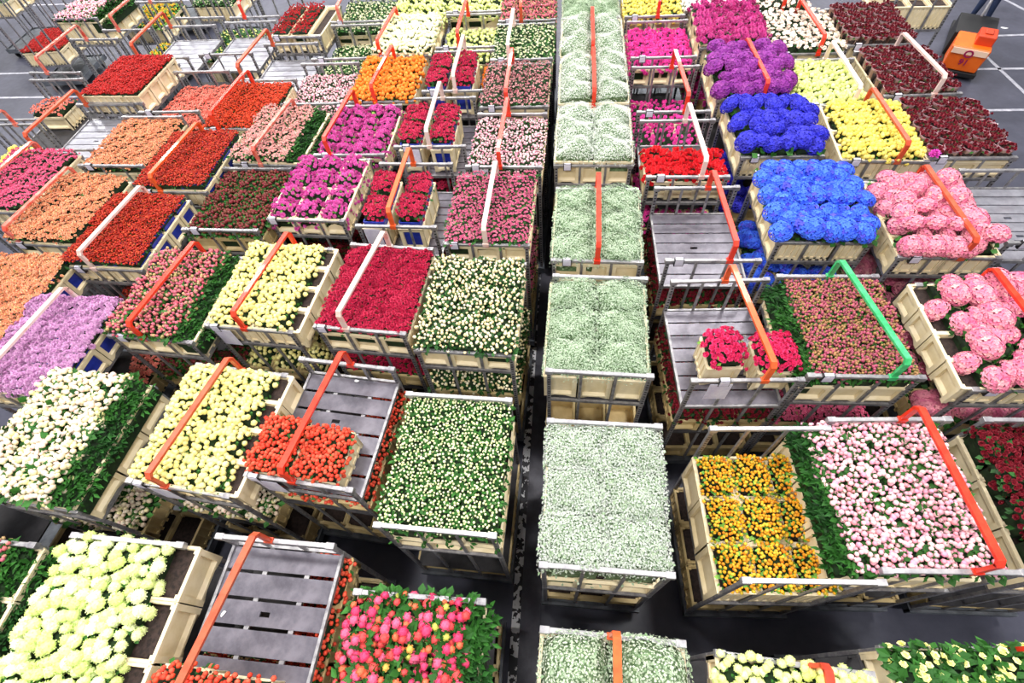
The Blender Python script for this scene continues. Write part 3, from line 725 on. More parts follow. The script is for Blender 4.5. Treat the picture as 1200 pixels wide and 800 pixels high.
@cached
def skirt_mesh(a, b, v):
    rs = random.Random(40 + v); m = MB(); n = 10
    # sloping core
    m.add([(-a / 2, -b / 2, .06), (a / 2, -b / 2, -.08), (a / 2, b / 2, -.08), (-a / 2, b / 2, .06), (-a / 2, -b / 2, -.2), (a / 2, -b / 2, -.2), (a / 2, b / 2, -.2), (-a / 2, b / 2, -.2)],
          [(0, 1, 2, 3), (0, 4, 5, 1), (1, 5, 6, 2), (2, 6, 7, 3)], 0)
    for i in range(int(1600 * a * b) + 90):
        x = rs.uniform(-a / 2, a / 2 + .03); y = rs.uniform(-b / 2, b / 2); z = .06 - .14 * (x + a / 2) / a + rs.uniform(-.01, .03)
        d = Vector((rs.uniform(-.2, 1.2), rs.uniform(-.9, .9), rs.uniform(0, .9))).normalized(); Lf = rs.uniform(.05, .11)
        s = d.cross(Vector((0, 0, 1))).normalized() * Lf * .17; p = Vector((x, y, z))
        m.add([tuple(p), tuple(p + d * Lf * .5 + s), tuple(p + d * Lf - Vector((0, 0, .02))), tuple(p + d * Lf * .5 - s)], [(0, 1, 2), (0, 2, 3)], 1)
    return m.mesh('leafy_stems', [M['core'], M['leaf_dark'] if v else M['leaf']])

# ---------------------------------------------------------------- the rows of trolleys
# column A, left of the aisle
trolley('peony trolley', 'steel flower trolley piled with pink peonies and leaves at bottom centre', -.97, -.14, 0, .42, (3, 3, .3, 'F'), ('protea', 3, 3), skirt=('R', .1), top=.04)
trolley('green bud trolley', 'steel trolley packed with tiny cream green buds beside the aisle strip', -.92, 1.5, -1.5, .75, (3, 2, .3, 'F'), ('greenbud', 3, 3), top=.3, bright=True, card=None)
trolley('ivory bud trolley', 'steel trolley of ivory rosebuds with dark leaves beside crimson roses', -.9, 3.15, -2, .3, (3, 2, .27, 'F'), ('creambud', 3, 3), low=('creambud', .75), card=None)
trolley('mauve rose trolley', 'steel trolley of mauve pink spray roses under a pale worn handle', -.85, 4.6, -1, .3, (3, 2, .26, 'F'), ('mauve', 3, 3), handle='pale', low=('mauve', .8), card=-.36)
trolley('pale pink bud trolley', 'steel trolley of dark edged pale pink buds, fifth beside the aisle', -.77, 5.98, -1, .42, (3, 2, .25, 'F'), ('palepink', 3, 3), handle='red', hx=-.05, card=-.36, paper=-.3)
trolley('dusky bud trolley', 'steel trolley of dusky rose buds over green foliage under red handle', -.75, 7.33, 0, .3, (3, 2, .24, 'F'), ('darkbud', 3, 3), handle='red', hx=-.1)
trolley('cream rose trolley', 'steel trolley of cream white roses above green, near top beside aisle', -.73, 8.65, 0, .36, (3, 2, .24, 'F'), ('whitegreen', 3, 3), handle='pale', hx=-.2)
trolley('brown pink bud trolley', 'topmost trolley beside the aisle with brownish pink buds', -.72, 9.95, 0, .36, (3, 2, .24, 'F'), ('pinkgreen', 3, 3), handle='rust', hx=-.1)

# column B
trolley('bare slat trolley', 'trolley with large bare grey slatted deck and rusty handle, bottom left', -2.2, .17, -1, .27, None, None, handle='rust', hx=-.12, skew=.08, slats=6, card=None, low=('coral', .42),
        extra=[('crate', -.33, -.45, .36, .34, .22, 'coral', 1, 0, 'left'), ('crate', .1, -.47, .4, .34, .22, 'coral', 1, 0, 'right')], bright=True)
trolley('coral bud trolley', 'trolley with grey slatted deck and two crates of coral buds', -2.1, 1.81, -5, .27, None, None, handle='red', slats=6, skew=.05, paper=-.3, card=-.4, low=('coral', .45),
        extra=[('crate', -.3, -.3, .38, .5, .24, 'coral', 2, 0, 'left'), ('crate', .14, -.32, .38, .46, .24, 'coral', 2, 0, 'right')])
trolley('crimson rose trolley', 'steel trolley filled with crimson roses under a pale worn red handle', -1.98, 3.38, -4, .42, (3, 2, .3, 'F'), ('crimson', 3, 4), handle='pale', hx=-.08, skew=.06, low=('crimson', .7), card=-.4)
ex = lambda key: [('crate', -.31, -.08, .31, .86, .36, key, 2, 0, 'left'), ('crate', .13, -.08, .31, .86, .36, key, 2, 0, 'right')]
trolley('near potted rose trolley', 'trolley with two blue lined crates of red roses behind the crimson load', -1.95, 4.88, -1, .48, None, None, handle='orange', slats=8, liner=True, paper=-.3, extra=ex('roses'), low=('roses', .6), hx=-.03, card=None)
trolley('middle potted rose trolley', 'trolley with two blue lined rose crates, middle one of three alike', -1.82, 6.42, 0, .48, None, None, handle='pale', slats=8, liner=True, paper=-.25, extra=ex('roses'), low=('roses', .6))
trolley('far potted rose trolley', 'trolley with blue lined rose crates and small orange flowers at right', -1.68, 7.78, 0, .44, None, None, handle='pale', hx=.02, slats=8, liner=True, extra=[('crate', -.3, -.08, .31, .86, .36, 'roses', 2, 0, 'left'), ('crate', .1, -.08, .31, .86, .36, 'roses', 2, 0, 'right'), ('crate', .42, .25, .2, .5, .12, 'orange', 2, 0, 'small orange flowered')])
trolley('red handled lime trolley', 'trolley of lime white flowers with bright red handle near top centre', -1.68, 9.08, 0, .7, (3, 2, .4, 'F'), ('yellowlime', 3, 2), handle='red', hx=-.1)
trolley('top lime trolley', 'topmost trolley of pale lime flowers, left of the brown pink buds', -1.7, 10.35, 0, .36, (3, 2, .24, 'F'), ('yellowlime', 3, 3))

# column C
trolley('pale lime trolley', 'trolley heaped with large pale lime chrysanthemums at bottom left', -3.42, .1, -1, .42, (2, 3, .34, 'S'), ('lime', 4, 4), bright=True, card=None, content=(.05, 0, 1.1, 1.02), inset=(-.1, .84, .97))
trolley('near yellow trolley', 'trolley of pale yellow chrysanthemums between ivory roses and coral buds', -3.13, 1.7, -5, .3, (2, 4, .3, 'S'), ('yellow', 4, 4), handle='rust', hx=-.05, skew=.06, low=('ivory', .75), paper=-.2, card=-.36, content=(.04, 0, 1.06, 1), inset=(-.07, .86, .97))
trolley('second yellow trolley', 'trolley of pale yellow chrysanthemums left of the crimson roses', -3.15, 3.36, -4, .28, (2, 4, .28, 'S'), ('yellow', 4, 4), handle='red', skew=.05, low=('yellow', .8), paper=-.32, card=-.38, content=(.04, 0, 1.06, 1), inset=(-.06, .88, .97))
trolley('near magenta trolley', 'trolley with twelve bright magenta chrysanthemum mounds', -3.08, 4.98, -2, .26, (3, 2, .26, 'F'), ('magenta', 3, 4), low=('oxblood', .8), card=-.42, worn=False)
trolley('far magenta trolley', 'trolley of magenta chrysanthemums under a red handle, behind the bigger magenta load', -2.9, 6.25, 0, .34, (3, 2, .26, 'F'), ('magenta', 4, 4), handle='red', hx=-.22, skew=.04)
trolley('orange trolley', 'trolley of bright orange chrysanthemums with a red handle', -2.75, 7.52, 0, .27, (3, 2, .25, 'F'), ('orange', 4, 4), handle='red', hx=-.05, skew=.03)
trolley('cream trolley', 'trolley of creamy white flowers under a red handle near the top', -2.7, 8.85, 0, .22, (3, 3, .25, 'S'), ('creamyel', 4, 4), handle='red', hx=-.32, skew=.03)
trolley('top green white trolley', 'trolley of small greenish white flowers at the top behind the cream load', -2.76, 10.2, 0, .4, (3, 2, .24, 'F'), ('yellowlime', 3, 3))

# column D
trolley('leafy pink trolley', 'trolley of pink spray roses and dark leaves at the bottom left corner', -4.66, .02, -1, .4, (2, 3, .3, 'S'), ('pinkgreen', 3, 3), skirt=('R', .2))
trolley('ivory rose trolley', 'trolley of blush ivory spray roses with a leafy right edge', -4.4, 1.5, -4, .28, (2, 3, .32, 'S'), ('ivory', 3, 3), skirt=('R', .12), low=('ivory', .75), top=.05, bright=True)
trolley('near pink green trolley', 'trolley of dusty pink spray roses and green leaves under a red handle', -4.17, 3.2, -4, .3, (3, 2, .28, 'F'), ('pinkgreen', 3, 3), skirt=('R', .16), handle='red', hx=-.02, skew=.05, low=('winegreen', .8))
trolley('wine green trolley', 'trolley of dark wine red flowers among green leaves', -4.12, 4.8, -1, .4, (3, 2, .25, 'F'), ('winegreen', 3, 3), low=('winegreen', .75), worn=True)
trolley('blush spray trolley', 'trolley of pink and cream spray roses with leafy right edge, pale handle', -3.95, 6.05, -3, .24, (3, 2, .26, 'S'), ('pinkwhite', 3, 3), skirt=('R', .16), handle='worn', hx=-.05, skew=.04)
trolley('white pink trolley', 'trolley of tiny white and pink flowers left of the orange load', -3.87, 7.5, 0, .55, (3, 2, .25, 'F'), ('palepink', 3, 3))
trolley('near white green trolley', 'trolley of small white flowers in green leaves behind the white pink load', -3.74, 8.82, 0, .7, (3, 2, .25, 'F'), ('whitegreen', 3, 3))
trolley('far white green trolley', 'trolley of white flowers in green leaves with a pale handle, near top', -3.78, 10.12, 0, .5, (3, 2, .25, 'F'), ('whitegreen', 3, 3), handle='worn', hx=-.3)

# column E
trolley('lilac trolley', 'trolley of lilac chrysanthemums in blue lined crates at the left edge', -5.25, 2.5, -2, .28, (2, 4, .28, 'S'), ('lilac', 3, 4), handle='pale', hx=-.1, skew=.06, liner=True, low=('salmon', .8))
trolley('near red trolley', 'trolley of dense red flowers with blue liners, pinkish handle, nearest of the reds', -5.25, 4.15, -2, .25, (2, 4, .26, 'S'), ('redcarpet', 3, 4), handle='pale', hx=-.08, skew=.05, liner=True, low=('redcarpet', .8), top=.02)
trolley('second red trolley', 'trolley of dense red flowers, directly behind the nearest red one', -5.08, 5.5, -1, .25, (2, 4, .26, 'S'), ('redcarpet', 3, 4), handle='orange', hx=-.1, skew=.05, liner=True, top=.02)
trolley('scarlet trolley', 'trolley of orange scarlet flowers left of the blush spray roses', -4.78, 6.88, 0, .3, (3, 3, .26, 'F'), ('redorange', 3, 3), handle='red', hx=-.2, skew=.05)
trolley('near bright deck trolley', 'empty trolley with shiny pale slatted deck behind the scarlet flowers', -4.78, 8.2, 0, .3, None, None, slats=7, handle='rust', hx=-.35, skew=.03)
trolley('velvet rose trolley', 'trolley with two long strips of deep red roses in tall crates near top', -4.78, 9.62, -2, .3, None, None, slats=0,
        extra=[('crate', -.28, 0, .3, 1.1, .3, 'velvet', 3, 0, 'left'), ('crate', .08, 0, .3, 1.1, .3, 'velvet', 3, 0, 'middle'), ('crate', .37, 0, .24, 1.1, .3, 'velvet', 0, 0, 'empty right')])
trolley('far bright deck trolley', 'empty trolley with shiny pale slatted deck left of the red rose strips', -5.86, 9.08, 0, .3, None, None, slats=7)
trolley('open frame trolley', 'empty open framed trolley with tall red handle at the top, above bare floor', -5.85, 10.45, 0, 1.75, None, None, handle='red', hx=-.2, lowdd=0, card=None)

# column F
trolley('left edge peach trolley', 'trolley of peach roses with bright blue liners cut off by the left edge', -6.2, 3.1, -2, .3, (2, 4, .28, 'S'), ('peach', 3, 4), liner=True, low=('salmon', .8))
trolley('near peach trolley', 'trolley of peach spray roses with worn handle left of the nearest red', -6.25, 4.52, -3, .25, (3, 2, .26, 'F'), ('peach', 3, 3), handle='worn', hx=-.3, skew=.03)
trolley('far peach trolley', 'trolley of peach spray roses left of the second red trolley', -6.27, 6.05, -1, .4, (3, 2, .26, 'F'), ('peach', 3, 3), low=('peach', .7))
trolley('salmon trolley', 'trolley with salmon roses low between scarlet flowers and the red carpet', -6.05, 7.35, 0, .6, (3, 2, .24, 'F'), ('salmon', 3, 3))
# column further left
trolley('raspberry pink trolley', 'trolley of raspberry pink spray roses with a worn red handle, left edge', -7.35, 5.1, -2, .25, (2, 3, .26, 'S'), ('pinkspray', 2, 3), handle='worn', hx=-.1, skew=.04, liner=False)
trolley('left bare deck trolley', 'empty trolley with shiny pale slatted deck and orange red handle, left side', -7.25, 6.42, 0, .27, None, None, slats=7, handle='rust', hx=-.35, skew=.03)
trolley('red carpet trolley', 'trolley topped with a flat dense slab of red flowers above side crates', -7.08, 7.62, -2, .2, (2, 4, .3, 'S'), ('redpure', 3, 4), top=.0, low=('oxblood', .8), card=None)
trolley('upper bare deck trolley', 'empty trolley with pale shiny slats and an orange handle behind the red slab', -7.0, 9.0, 0, .27, None, None, slats=7, handle='rust', hx=-.4)
trolley('far left yellow trolley', 'trolley at the left edge with bright yellow flowers on a low deck', -8.55, 5.9, 0, .5, None, None, handle='worn', hx=.1, extra=[('crate', .2, .1, .4, .5, .2, 'brightyellow', 2, 0, 'single')])
trolley('lone salmon trolley', 'open trolley on the left with one raised crate of salmon roses', -8.6, 7.2, 0, .6, None, None, card=None, extra=[('crate', -.1, .25, .55, .42, .24, 'salmon', 1, 0, 'single')])
trolley('left open frame trolley', 'open framed trolley with a red handle over low crates, upper left', -8.75, 8.6, -2, 1.5, None, None, handle='worn', hx=-.15, card=None, lowdd=0)
trolley('primrose trolley', 'open trolley with red handle carrying potted yellow primroses, upper left', -8.25, 10.1, -2, 1.0, (3, 2, .12, 'F'), ('primula', 3, 3), handle='worn', hx=-.15, card=None)
trolley('tall crate trolley', 'trolley of tall cream crates on a blue grey base near the top', -6.95, 10.5, -2, 1.3, (2, 4, .45, 'S'), ('yellowgreen', 3, 2), card=None)
trolley('far top pink trolley', 'far trolley of pale pink flowers with leafy edge over tall crates, top left', -9.65, 10.65, -2, .5, (2, 4, .42, 'S'), ('rosy', 3, 3), skirt=('R', .15), card=None)
trolley('offside shading trolley', 'unseen trolley of peach roses added for shading, beyond the left edge', -5.75, 1.0, -3, .3, (2, 3, .3, 'S'), ('peach', 2, 2), card=None)  # added out of view to shade the floor gap at the left
for i, (tx, ty, dd_, fk, lab, sh_) in enumerate([
        (-12.4, 11.9, 1.5, 'redpure', 'far low trolley with red flowers and three cream crates, upper left', 'far low red trolley'),
        (-14.6, 13.6, 1.1, 'gypsgreen', 'far trolley with cream crates at the top left corner', 'top left corner trolley'),
        (-9.7, 12.2, 1.2, 'primula', 'far trolley of mixed yellow and orange pots at the top', 'far mixed pot trolley'),
        (-10.4, 14.6, 1.2, 'darkred', 'far trolley of dark red pots at the top edge', 'far dark red pot trolley'),
        (-8.4, 13.2, 1.2, 'whitegreen', 'far trolley of pale flowers in tall cream crates at the top', 'far pale flower trolley')]):
    trolley(sh_, lab, tx, ty, rnd.uniform(-6, 6), dd_, (3, 3, .3, 'S'), (fk, 3, 3), card=None)

# column G, gypsophila right of the aisle
trolley('front gypsophila trolley', 'trolley of gypsophila with an orange handle at the bottom edge', .4, -.29, -1, .4, (3, 2, .34, 'F'), ('gypsfront', 2, 2), handle='orange', hl=.3, top=.1, bright=True, card=None)
trolley('big gypsophila trolley', 'largest greyish gypsophila trolley with white front rail beside the aisle', .39, 1.3, -.6, 1.0, (3, 2, .4, 'F'), ('gyps', 2, 3), top=.48, bright=True, card=None)
trolley('third gypsophila trolley', 'gypsophila trolley with three wooden coloured crates below its front rail', .38, 2.97, -1.5, .55, (3, 2, .4, 'F'), ('gypsgreen', 2, 3), bright=True, card=None, low=(None, .9), content=(-.02, .02, 1.02, 1))
trolley('red barred gypsophila trolley', 'pale green gypsophila trolley under a straight red bar, middle of column', .38, 4.37, -1, .4, (3, 2, .34, 'F'), ('gypsgreen', 2, 3), handle='red', low=(None, .8), bright=True)
trolley('plain gypsophila trolley', 'gypsophila trolley without a bar, between two red barred ones', .36, 6.0, -1, .3, (3, 2, .34, 'F'), ('gypswhite', 2, 3), low=(None, .8))
trolley('bushy gypsophila trolley', 'white bushy gypsophila trolley with yellowish edge under a red bar', .37, 7.3, 0, .3, (3, 2, .34, 'F'), ('gypswhite', 2, 3), handle='red', top=.04)
trolley('upper gypsophila trolley', 'white gypsophila trolley under a red bar, second from the top', .37, 8.6, 0, .3, (3, 2, .34, 'F'), ('gypswhite', 2, 2), handle='red')
trolley('top gypsophila trolley', 'greenish gypsophila trolley at the top edge of the picture', .37, 9.95, 0, .4, (3, 2, .3, 'F'), ('gypsgreen', 2, 2))

# column H
trolley('front yellow trolley', 'trolley of yellow chrysanthemums at the bottom edge under a red handle', 1.55, -.36, -3, .3, (3, 2, .28, 'F'), ('yellowlime', 4, 4), handle='red', hx=.1, bright=True, card=None)
trolley('saffron trolley', 'trolley of saffron yellow buds in nine cream containers', 1.8, 1.32, 3, 1.15, (3, 3, .5, 'S'), ('saffron', 3, 3), top=0, bright=True, card=None)
trolley('near pink pot trolley', 'trolley with dark grey deck and two crates of hot pink roses, orange bar', 1.64, 2.95, 3, .5, None, None, handle='orange', hx=.1, skew=-.05, slats=7, paper=-.22, card=-.2, low=('oxblood', .6),
        extra=[('crate', -.1, -.18, .33, .36, .32, 'hotroses', 1, 0, 'left'), ('crate', .36, -.24, .33, .36, .32, 'hotroses', 1, 0, 'right')])
trolley('dark deck trolley', 'empty trolley with dark grey slatted deck and red handle beside blue hydrangeas', 1.57, 4.4, 1, .42, None, None, handle='red', hx=.15, skew=-.02, slats=7, card=-.35, low=('oxblood', .6))
trolley('bright red trolley', 'trolley of bright red chrysanthemums in cream crates with pale pink handle', 1.48, 5.77, 0, .4, (3, 2, .28, 'F'), ('redbright', 3, 2), handle='pale', hx=.13, skew=-.03, content=(0, -.25, 1, .5), low=('hotpink', .7))
trolley('hollow pink trolley', 'open trolley with hot pink flowers deep inside and a red handle', 1.45, 7.15, 0, .85, (3, 2, .28, 'F'), ('hotpink', 3, 2), handle='red', hx=.12, skew=-.03)
trolley('hot pink trolley', 'trolley of vivid pink chrysanthemums beside the upper gypsophila', 1.45, 8.6, 0, .45, (3, 2, .26, 'F'), ('hotpink', 4, 4))
trolley('top yellow trolley', 'trolley of lemon yellow chrysanthemums under a red bar at the top edge', 1.42, 9.95, 0, .35, (4, 2, .26, 'F'), ('brightyellow', 4, 3), handle='red', hx=.05)

# column I
trolley('corner yellow green trolley', 'trolley of pale yellow roses and leaves at the bottom right corner', 2.68, -.2, 4, .3, (2, 3, .3, 'S'), ('yellowgreen', 3, 3), handle='red', hx=.32, bright=True, card=None)
trolley('rosy spray trolley', 'trolley of rosy pink spray roses under a long bright red handle, right side', 2.78, 1.45, 3, .8, (2, 3, .42, 'S'), ('rosy', 3, 4), handle='red', hx=.12, skew=-.02, top=.24, skirt=('L', .03), bright=True, card=None, content=(-.14, 0, 1.14, 1), inset=(.0, .99, 1))
trolley('green handled trolley', 'trolley of golden pink buds under the only green handle', 2.68, 3.03, 1, .5, (3, 2, .28, 'F'), ('pinkgold', 3, 4), handle='green', hx=.12, skew=-.1, top=.08, low=('pinkspray', .75), skirt=('L', .08))
trolley('blue hydrangea trolley', 'trolley of bright blue hydrangeas in cream crates', 2.77, 4.68, 0, .3, (3, 4, .27, 'S'), ('blue', 3, 4), low=('blue', .8), card=None, top=.03)
trolley('indigo trolley', 'trolley of deep indigo hydrangeas behind the bright blue ones', 2.64, 6.15, 1, .3, (3, 3, .27, 'S'), ('indigo', 3, 3), low=('indigo', .8), top=.03)
trolley('purple trolley', 'trolley of purple hydrangeas under a red handle', 2.55, 7.42, 0, .3, (3, 3, .3, 'S'), ('purple', 3, 3), handle='red', hx=.08, skew=-.03, top=.03)
trolley('magenta rose trolley', 'trolley of dusky magenta blooms behind the purple hydrangeas', 2.5, 8.85, 0, .28, (3, 3, .32, 'S'), ('magenta2', 4, 4), low=('hotpink', .8))
trolley('top white trolley', 'trolley of pure white flowers under a red bar at the top edge', 2.43, 10.1, 0, .3, (3, 2, .26, 'F'), ('white', 4, 3), handle='red', hx=.02)

# column J
trolley('oxblood trolley', 'trolley of dark oxblood roses in cream crates at the right edge', 4.0, 1.5, 2, .75, (2, 3, .42, 'S'), ('oxblood', 3, 4), top=.1, bright=True, card=None)
trolley('near pink hydrangea trolley', 'trolley of pink hydrangeas in cream crates cut by the right edge', 3.98, 2.95, 2, .28, (2, 4, .28, 'S'), ('pinkhyd', 4, 4), handle='red', hx=.1, skew=-.04, low=('pinkhyd', .7), content=(-.05, 0, 1.06, 1), inset=(.08, .86, 1))
trolley('far pink hydrangea trolley', 'trolley of pink hydrangeas right of the blue ones', 3.92, 4.48, 0, .28, (2, 4, .28, 'S'), ('pinkhyd', 4, 4), handle='rust', hx=.08, skew=-.03, low=('pinkhyd', .8), inset=(0, .9, .96))
trolley('bright yellow trolley', 'trolley of bright yellow chrysanthemums under a rusty handle, right side', 3.82, 6.05, -2, .28, (2, 4, .28, 'S'), ('brightyellow', 4, 4), handle='rust', hx=.1, skew=-.04, low=('oxblood', .8), inset=(0, .9, .98))
trolley('lime yellow trolley', 'trolley of lime yellow chrysanthemums with a whitish handle', 3.63, 7.25, -1, .35, (2, 4, .26, 'S'), ('yellowlime', 4, 4), handle='pale', hx=.12, skew=-.03, inset=(-.04, .9, .95))
trolley('blush rose trolley', 'trolley of blush white roses with a red handle', 3.55, 8.6, 0, .3, (3, 3, .28, 'S'), ('blush', 3, 4), handle='red', hx=.1, skew=-.03)
trolley('top blush trolley', 'trolley of white and blush roses under red bar at the top edge', 3.4, 9.95, 0, .3, (3, 3, .28, 'S'), ('blush', 3, 3), handle='red', hx=.05)

# column K and L
trolley('right bare deck trolley', 'empty trolley with shiny pale slatted deck at the right edge', 5.05, 4.7, 0, .27, None, None, slats=8, handle='worn', hx=.38)
trolley('right edge empty trolley', 'steel trolley with an empty deck cut by the right edge beside pink hydrangeas', 5.1, 3.2, 0, .7, None, None, slats=7)
trolley('near dark rose trolley', 'trolley of dark red sleeved rose bunches, nearest of three alike', 4.78, 6.1, 0, .3, (3, 2, .24, 'F'), ('darkred', 5, 5), sleeve=True, paper=-.35)
trolley('middle dark rose trolley', 'trolley of dark red sleeved roses beside the orange tug, white handle', 4.7, 7.45, 2, .3, (3, 2, .24, 'F'), ('darkred', 5, 5), sleeve=True, handle='pale', hx=.1, skew=-.04)
trolley('far dark rose trolley', 'trolley of dark red sleeved roses at the top, farthest of three alike', 4.62, 8.8, 0, .3, (3, 3, .26, 'S'), ('darkred', 5, 5), sleeve=True)
trolley('tall crate rack trolley', 'tall trolley with stacked cream crates on two decks beside the person', 5.95, 10.5, -2, .6, (3, 3, .36, 'S'), None, full=True, low=(None, .75), card=None)

flush_crates()

# ---------------------------------------------------------------- tug and its driver, upper right
TX, TY, TR = 8.1, 11.3, math.radians(-28)
tug = bpy.data.objects.new('electric_tug', None); col.objects.link(tug); tug.location = (TX, TY, 0); tug.rotation_euler = (0, 0, TR)
tag(tug, 'orange electric tug with O 91 on its hood beside the trolleys', 'tug')
m = MB(); x0, x1 = .3, .24
m.v = [(-.3, -.3, .16), (.3, -.3, .16), (.3, .3, .16), (-.3, .3, .16), (-.33, -.36, .62), (.33, -.36, .62), (.3, .25, .66), (-.3, .25, .66)]
m.f = [(3, 2, 1, 0), (4, 5, 6, 7), (0, 1, 5, 4), (1, 2, 6, 5), (2, 3, 7, 6), (3, 0, 4, 7)]; m.m = [0] * 6; m.sm = [False] * 6
ORG = mat('orange_paint', 'f4701c', .35, 0, 'ee6414', 5)
hood = link('hood', beveled(m.mesh('hood', ORG), .02), tug)
m = MB(); m.box(-.3, .3, -.372, -.345, .5, .6); link('white_band', m.mesh('white_band', mat('white_paint', 'f0cdb4', .4)), hood)
m = MB(); m.box(.0, .3, -.2, .2, .62, .8); m.box(.08, .22, -.1, .1, .8, .83); link('seat_box', beveled(m.mesh('seat_box', mat('dark_orange', 'c8401a', .4)), .015), tug)
m = MB(); m.box(-.34, .34, -.34, 2.0, .07, .16); m.box(-.36, .34, .3, 1.25, .16, .6); link('platform', beveled(m.mesh('platform', mat('black_rubber', '17171a', .6)), .01), tug)
m = MB(); m.tube([(.0, 1.1, .3), (.02, 1.25, .7), (.02, 1.3, 1.15)], .025, 10); m.tube([(-.22, 1.32, 1.15), (.26, 1.32, 1.15)], .02, 8)
link('steering_column', m.mesh('steering_column', M['rail']), tug)
for sx in (-1, 1):
    for yy in (-.15, 1.6): link('wheel', wheel_mesh(), tug, (sx * .27, yy, 0))
PUR = mat('plum_lettering', 'a01850', .5)
for txt, zz, sz in (('O', .455, .2), ('91', .3, .16)):
    c = bpy.data.curves.new('lettering', 'FONT'); c.body = txt; c.size = sz; c.extrude = .003; c.align_x = 'CENTER'; c.offset = .004
    to = bpy.data.objects.new('lettering', c); col.objects.link(to); to.parent = hood
    to.location = (.0, -.375 if txt == 'O' else -.345, zz); to.rotation_euler = (math.radians(97), 0, 0)
    c.materials.append(PUR)
    dg = bpy.context.evaluated_depsgraph_get(); dg.update(); tm = bpy.data.meshes.new_from_object(to.evaluated_get(dg))
    l2 = link('lettering', tm, hood); l2.location = to.location; l2.rotation_euler = to.rotation_euler; l2.name = 'lettering'
    bpy.data.objects.remove(to)

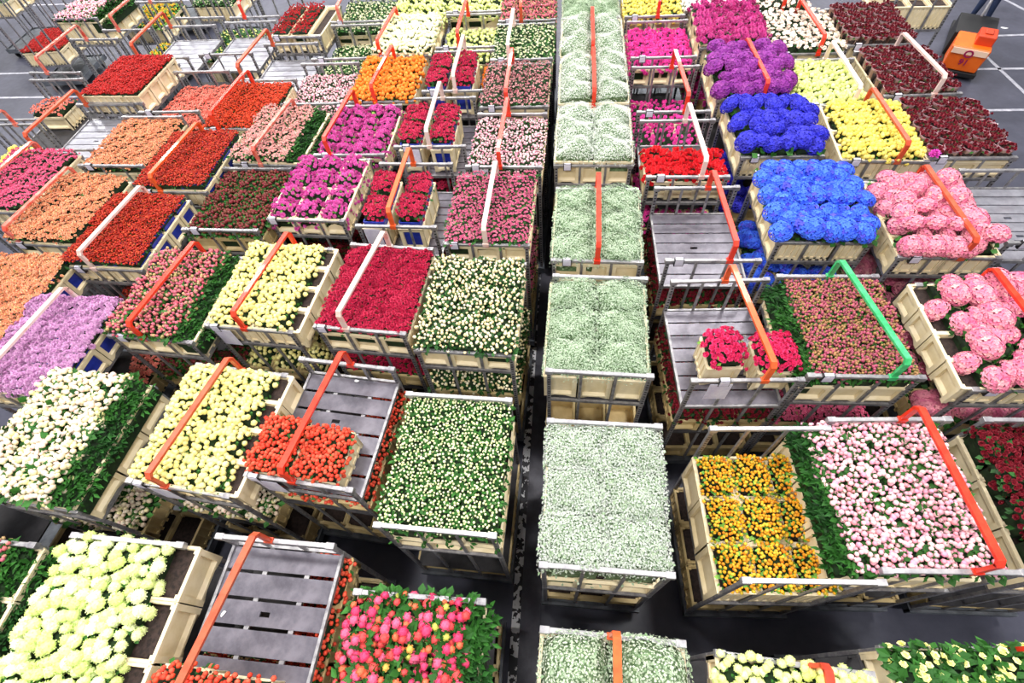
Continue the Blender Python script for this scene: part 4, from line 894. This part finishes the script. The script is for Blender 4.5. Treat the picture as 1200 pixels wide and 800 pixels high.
# person: one skinned body standing on the platform
def person():
    root = bpy.data.objects.new('person', None); col.objects.link(root)
    tag(root, 'person in navy work clothes and pale shoes standing on the orange tug', 'person')
    root.parent = None
    P = Matrix.Translation((TX, TY, 0)) @ Matrix.Rotation(TR, 4, 'Z') @ Vector((0.05, 1.72, .16)); root.location = P; root.rotation_euler = (0, 0, TR + PI)
    J = {'pel': (0, 0, .93, .13), 'sp': (0, .02, 1.12, .125), 'ch': (0, .03, 1.32, .15), 'nk': (0, .02, 1.47, .06), 'hd0': (0, .04, 1.56, .075), 'hd1': (0, .05, 1.66, .09), 'hd2': (0, .04, 1.74, .06)}
    E = [('pel', 'sp'), ('sp', 'ch'), ('ch', 'nk'), ('nk', 'hd0'), ('hd0', 'hd1'), ('hd1', 'hd2')]
    for s, n in ((-1, 'l'), (1, 'r')):
        J.update({n + 'hip': (s * .1, 0, .86, .1), n + 'kn': (s * .12, .04, .48, .065), n + 'an': (s * .16, 0, .1, .045), n + 'to': (s * .18, .13, .05, .04),
                  n + 'sh': (s * .19, .02, 1.38, .06), n + 'el': (s * .27, .08, 1.12, .045), n + 'wr': (s * .2, .32, 1.05, .03), n + 'pa': (s * .19, .39, 1.05, .032)})
        E += [('pel', n + 'hip'), (n + 'hip', n + 'kn'), (n + 'kn', n + 'an'), (n + 'an', n + 'to'), ('ch', n + 'sh'), (n + 'sh', n + 'el'), (n + 'el', n + 'wr'), (n + 'wr', n + 'pa')]
        for q in range(5):
            fx = s * .19 + (q - 2) * .018; e = n + 'f%d' % q
            if q == 4: J.update({e + 'a': (s * .16, .4, 1.06, .009), e + 'b': (s * .15, .43, 1.04, .008)})
            else: J.update({e + 'a': (fx, .43, 1.065, .009), e + 'b': (fx, .455, 1.035, .008)})
            E += [(n + 'pa', e + 'a'), (e + 'a', e + 'b')]
    ks = list(J); me = bpy.data.meshes.new('body'); me.from_pydata([J[k][:3] for k in ks], [(ks.index(a), ks.index(b)) for a, b in E], [])
    o = bpy.data.objects.new('body', me); col.objects.link(o); o.parent = root
    md = o.modifiers.new('skin', 'SKIN'); sv = me.skin_vertices[0].data
    for i, k in enumerate(ks): sv[i].radius = (J[k][3], J[k][3] * (.8 if k in ('ch', 'sp', 'pel') else 1)); sv[i].use_root = k == 'pel'
    o.modifiers.new('sub', 'SUBSURF').levels = 2; o.modifiers['sub'].render_levels = 2
    m = bpy.data.materials.new('body_colours'); m.use_nodes = True; nt = m.node_tree; b = nt.nodes['Principled BSDF']; b.inputs['Roughness'].default_value = .8
    tc = nt.nodes.new('ShaderNodeTexCoord'); sp = nt.nodes.new('ShaderNodeSeparateXYZ'); nt.links.new(tc.outputs['Object'], sp.inputs[0])
    r = nt.nodes.new('ShaderNodeValToRGB'); r.color_ramp.interpolation = 'CONSTANT'; cr = r.color_ramp
    mr = nt.nodes.new('ShaderNodeMath'); mr.operation = 'DIVIDE'; mr.inputs[1].default_value = 2.0; nt.links.new(sp.outputs['Z'], mr.inputs[0]); nt.links.new(mr.outputs[0], r.inputs[0])
    cr.elements[0].color = lin('ece4da'); cr.elements[1].position = .055; cr.elements[1].color = lin('1c2b4c')
    e = cr.elements.new(.47); e.color = lin('1d3a66'); e = cr.elements.new(.742); e.color = lin('dcae92'); e = cr.elements.new(.84); e.color = lin('4c3424')
    sk = nt.nodes.new('ShaderNodeMath'); sk.operation = 'GREATER_THAN'; sk.inputs[1].default_value = .3; nt.links.new(sp.outputs['Y'], sk.inputs[0])
    mx = nt.nodes.new('ShaderNodeMix'); mx.data_type = 'RGBA'; mx.inputs[7].default_value = lin('dcae92'); nt.links.new(sk.outputs[0], mx.inputs[0]); nt.links.new(r.outputs[0], mx.inputs[6])
    nt.links.new(mx.outputs[2], b.inputs['Base Color']); me.materials.append(m)
    m = MB(); v, f = ico2(.1); m.add([(x, y * 1.05, z * 1.0) for x, y, z in v if True], f, 0, True)
    h = link('hair', m.mesh('hair', mat('brown_hair', '3c2a1e', .8, 0, '2a1c14', 30)), root, (0, .015, 1.705))
person()

# ---------------------------------------------------------------- litter on the floor and loose bits
PW = mat('white_scrap', 'efeff2', .6)
def scrap(x, y, s, lab, z=0.0, m_=None, noun='paper_scrap', cat='litter'):
    m = MB(); rs = random.Random(int(x * 100)); n = 7; pts = [(s * math.cos(2 * PI * k / n) * rs.uniform(.5, 1.2), s * .5 * math.sin(2 * PI * k / n) * rs.uniform(.5, 1.2)) for k in range(n)]
    vs = [(a, b, .004 + rs.random() * .01) for a, b in pts] + [(a, b, .001) for a, b in pts]
    m.add(vs, [tuple(range(n)), tuple(range(n, 2 * n))[::-1]] + [(k, n + k, n + (k + 1) % n, (k + 1) % n) for k in range(n)])
    tag(link(noun, m.mesh(noun, m_ or PW), None, (x, y, z), rs.random() * 3), lab, cat)
o = link('loose_blossom', blossom_mesh('mum', 'c83aa8', 1), None, (4.33, 5.5, ZR + .06)); o.scale = (.07, .07, .06)
tag(o, 'loose magenta blossom on the corner of the nearest dark rose trolley', 'flower')
scrap(9.02, 12.1, .13, 'white paper scrap on the floor just right of the orange tug')
scrap(9.85, 13.1, .1, 'white scrap on the floor farthest right of the tug')
scrap(9.4, 12.95, .09, 'pale scrap on the floor left of the farthest scrap')
scrap(8.1, 9.4, .05, 'tiny white scrap on the floor right of dark roses')
scrap(-9.2, 10.9, .1, 'white paper scrap on the floor at the upper left')
scrap(-7.2, 11.6, .07, 'small white scrap on the bare floor near the top')
scrap(-2.02, 2.35, .03, 'tiny white petal on the slatted deck of the coral bud trolley', ZR - .268)
scrap(-2.55, .25, .03, 'small white petal on the big bare slatted deck', ZR - .268)
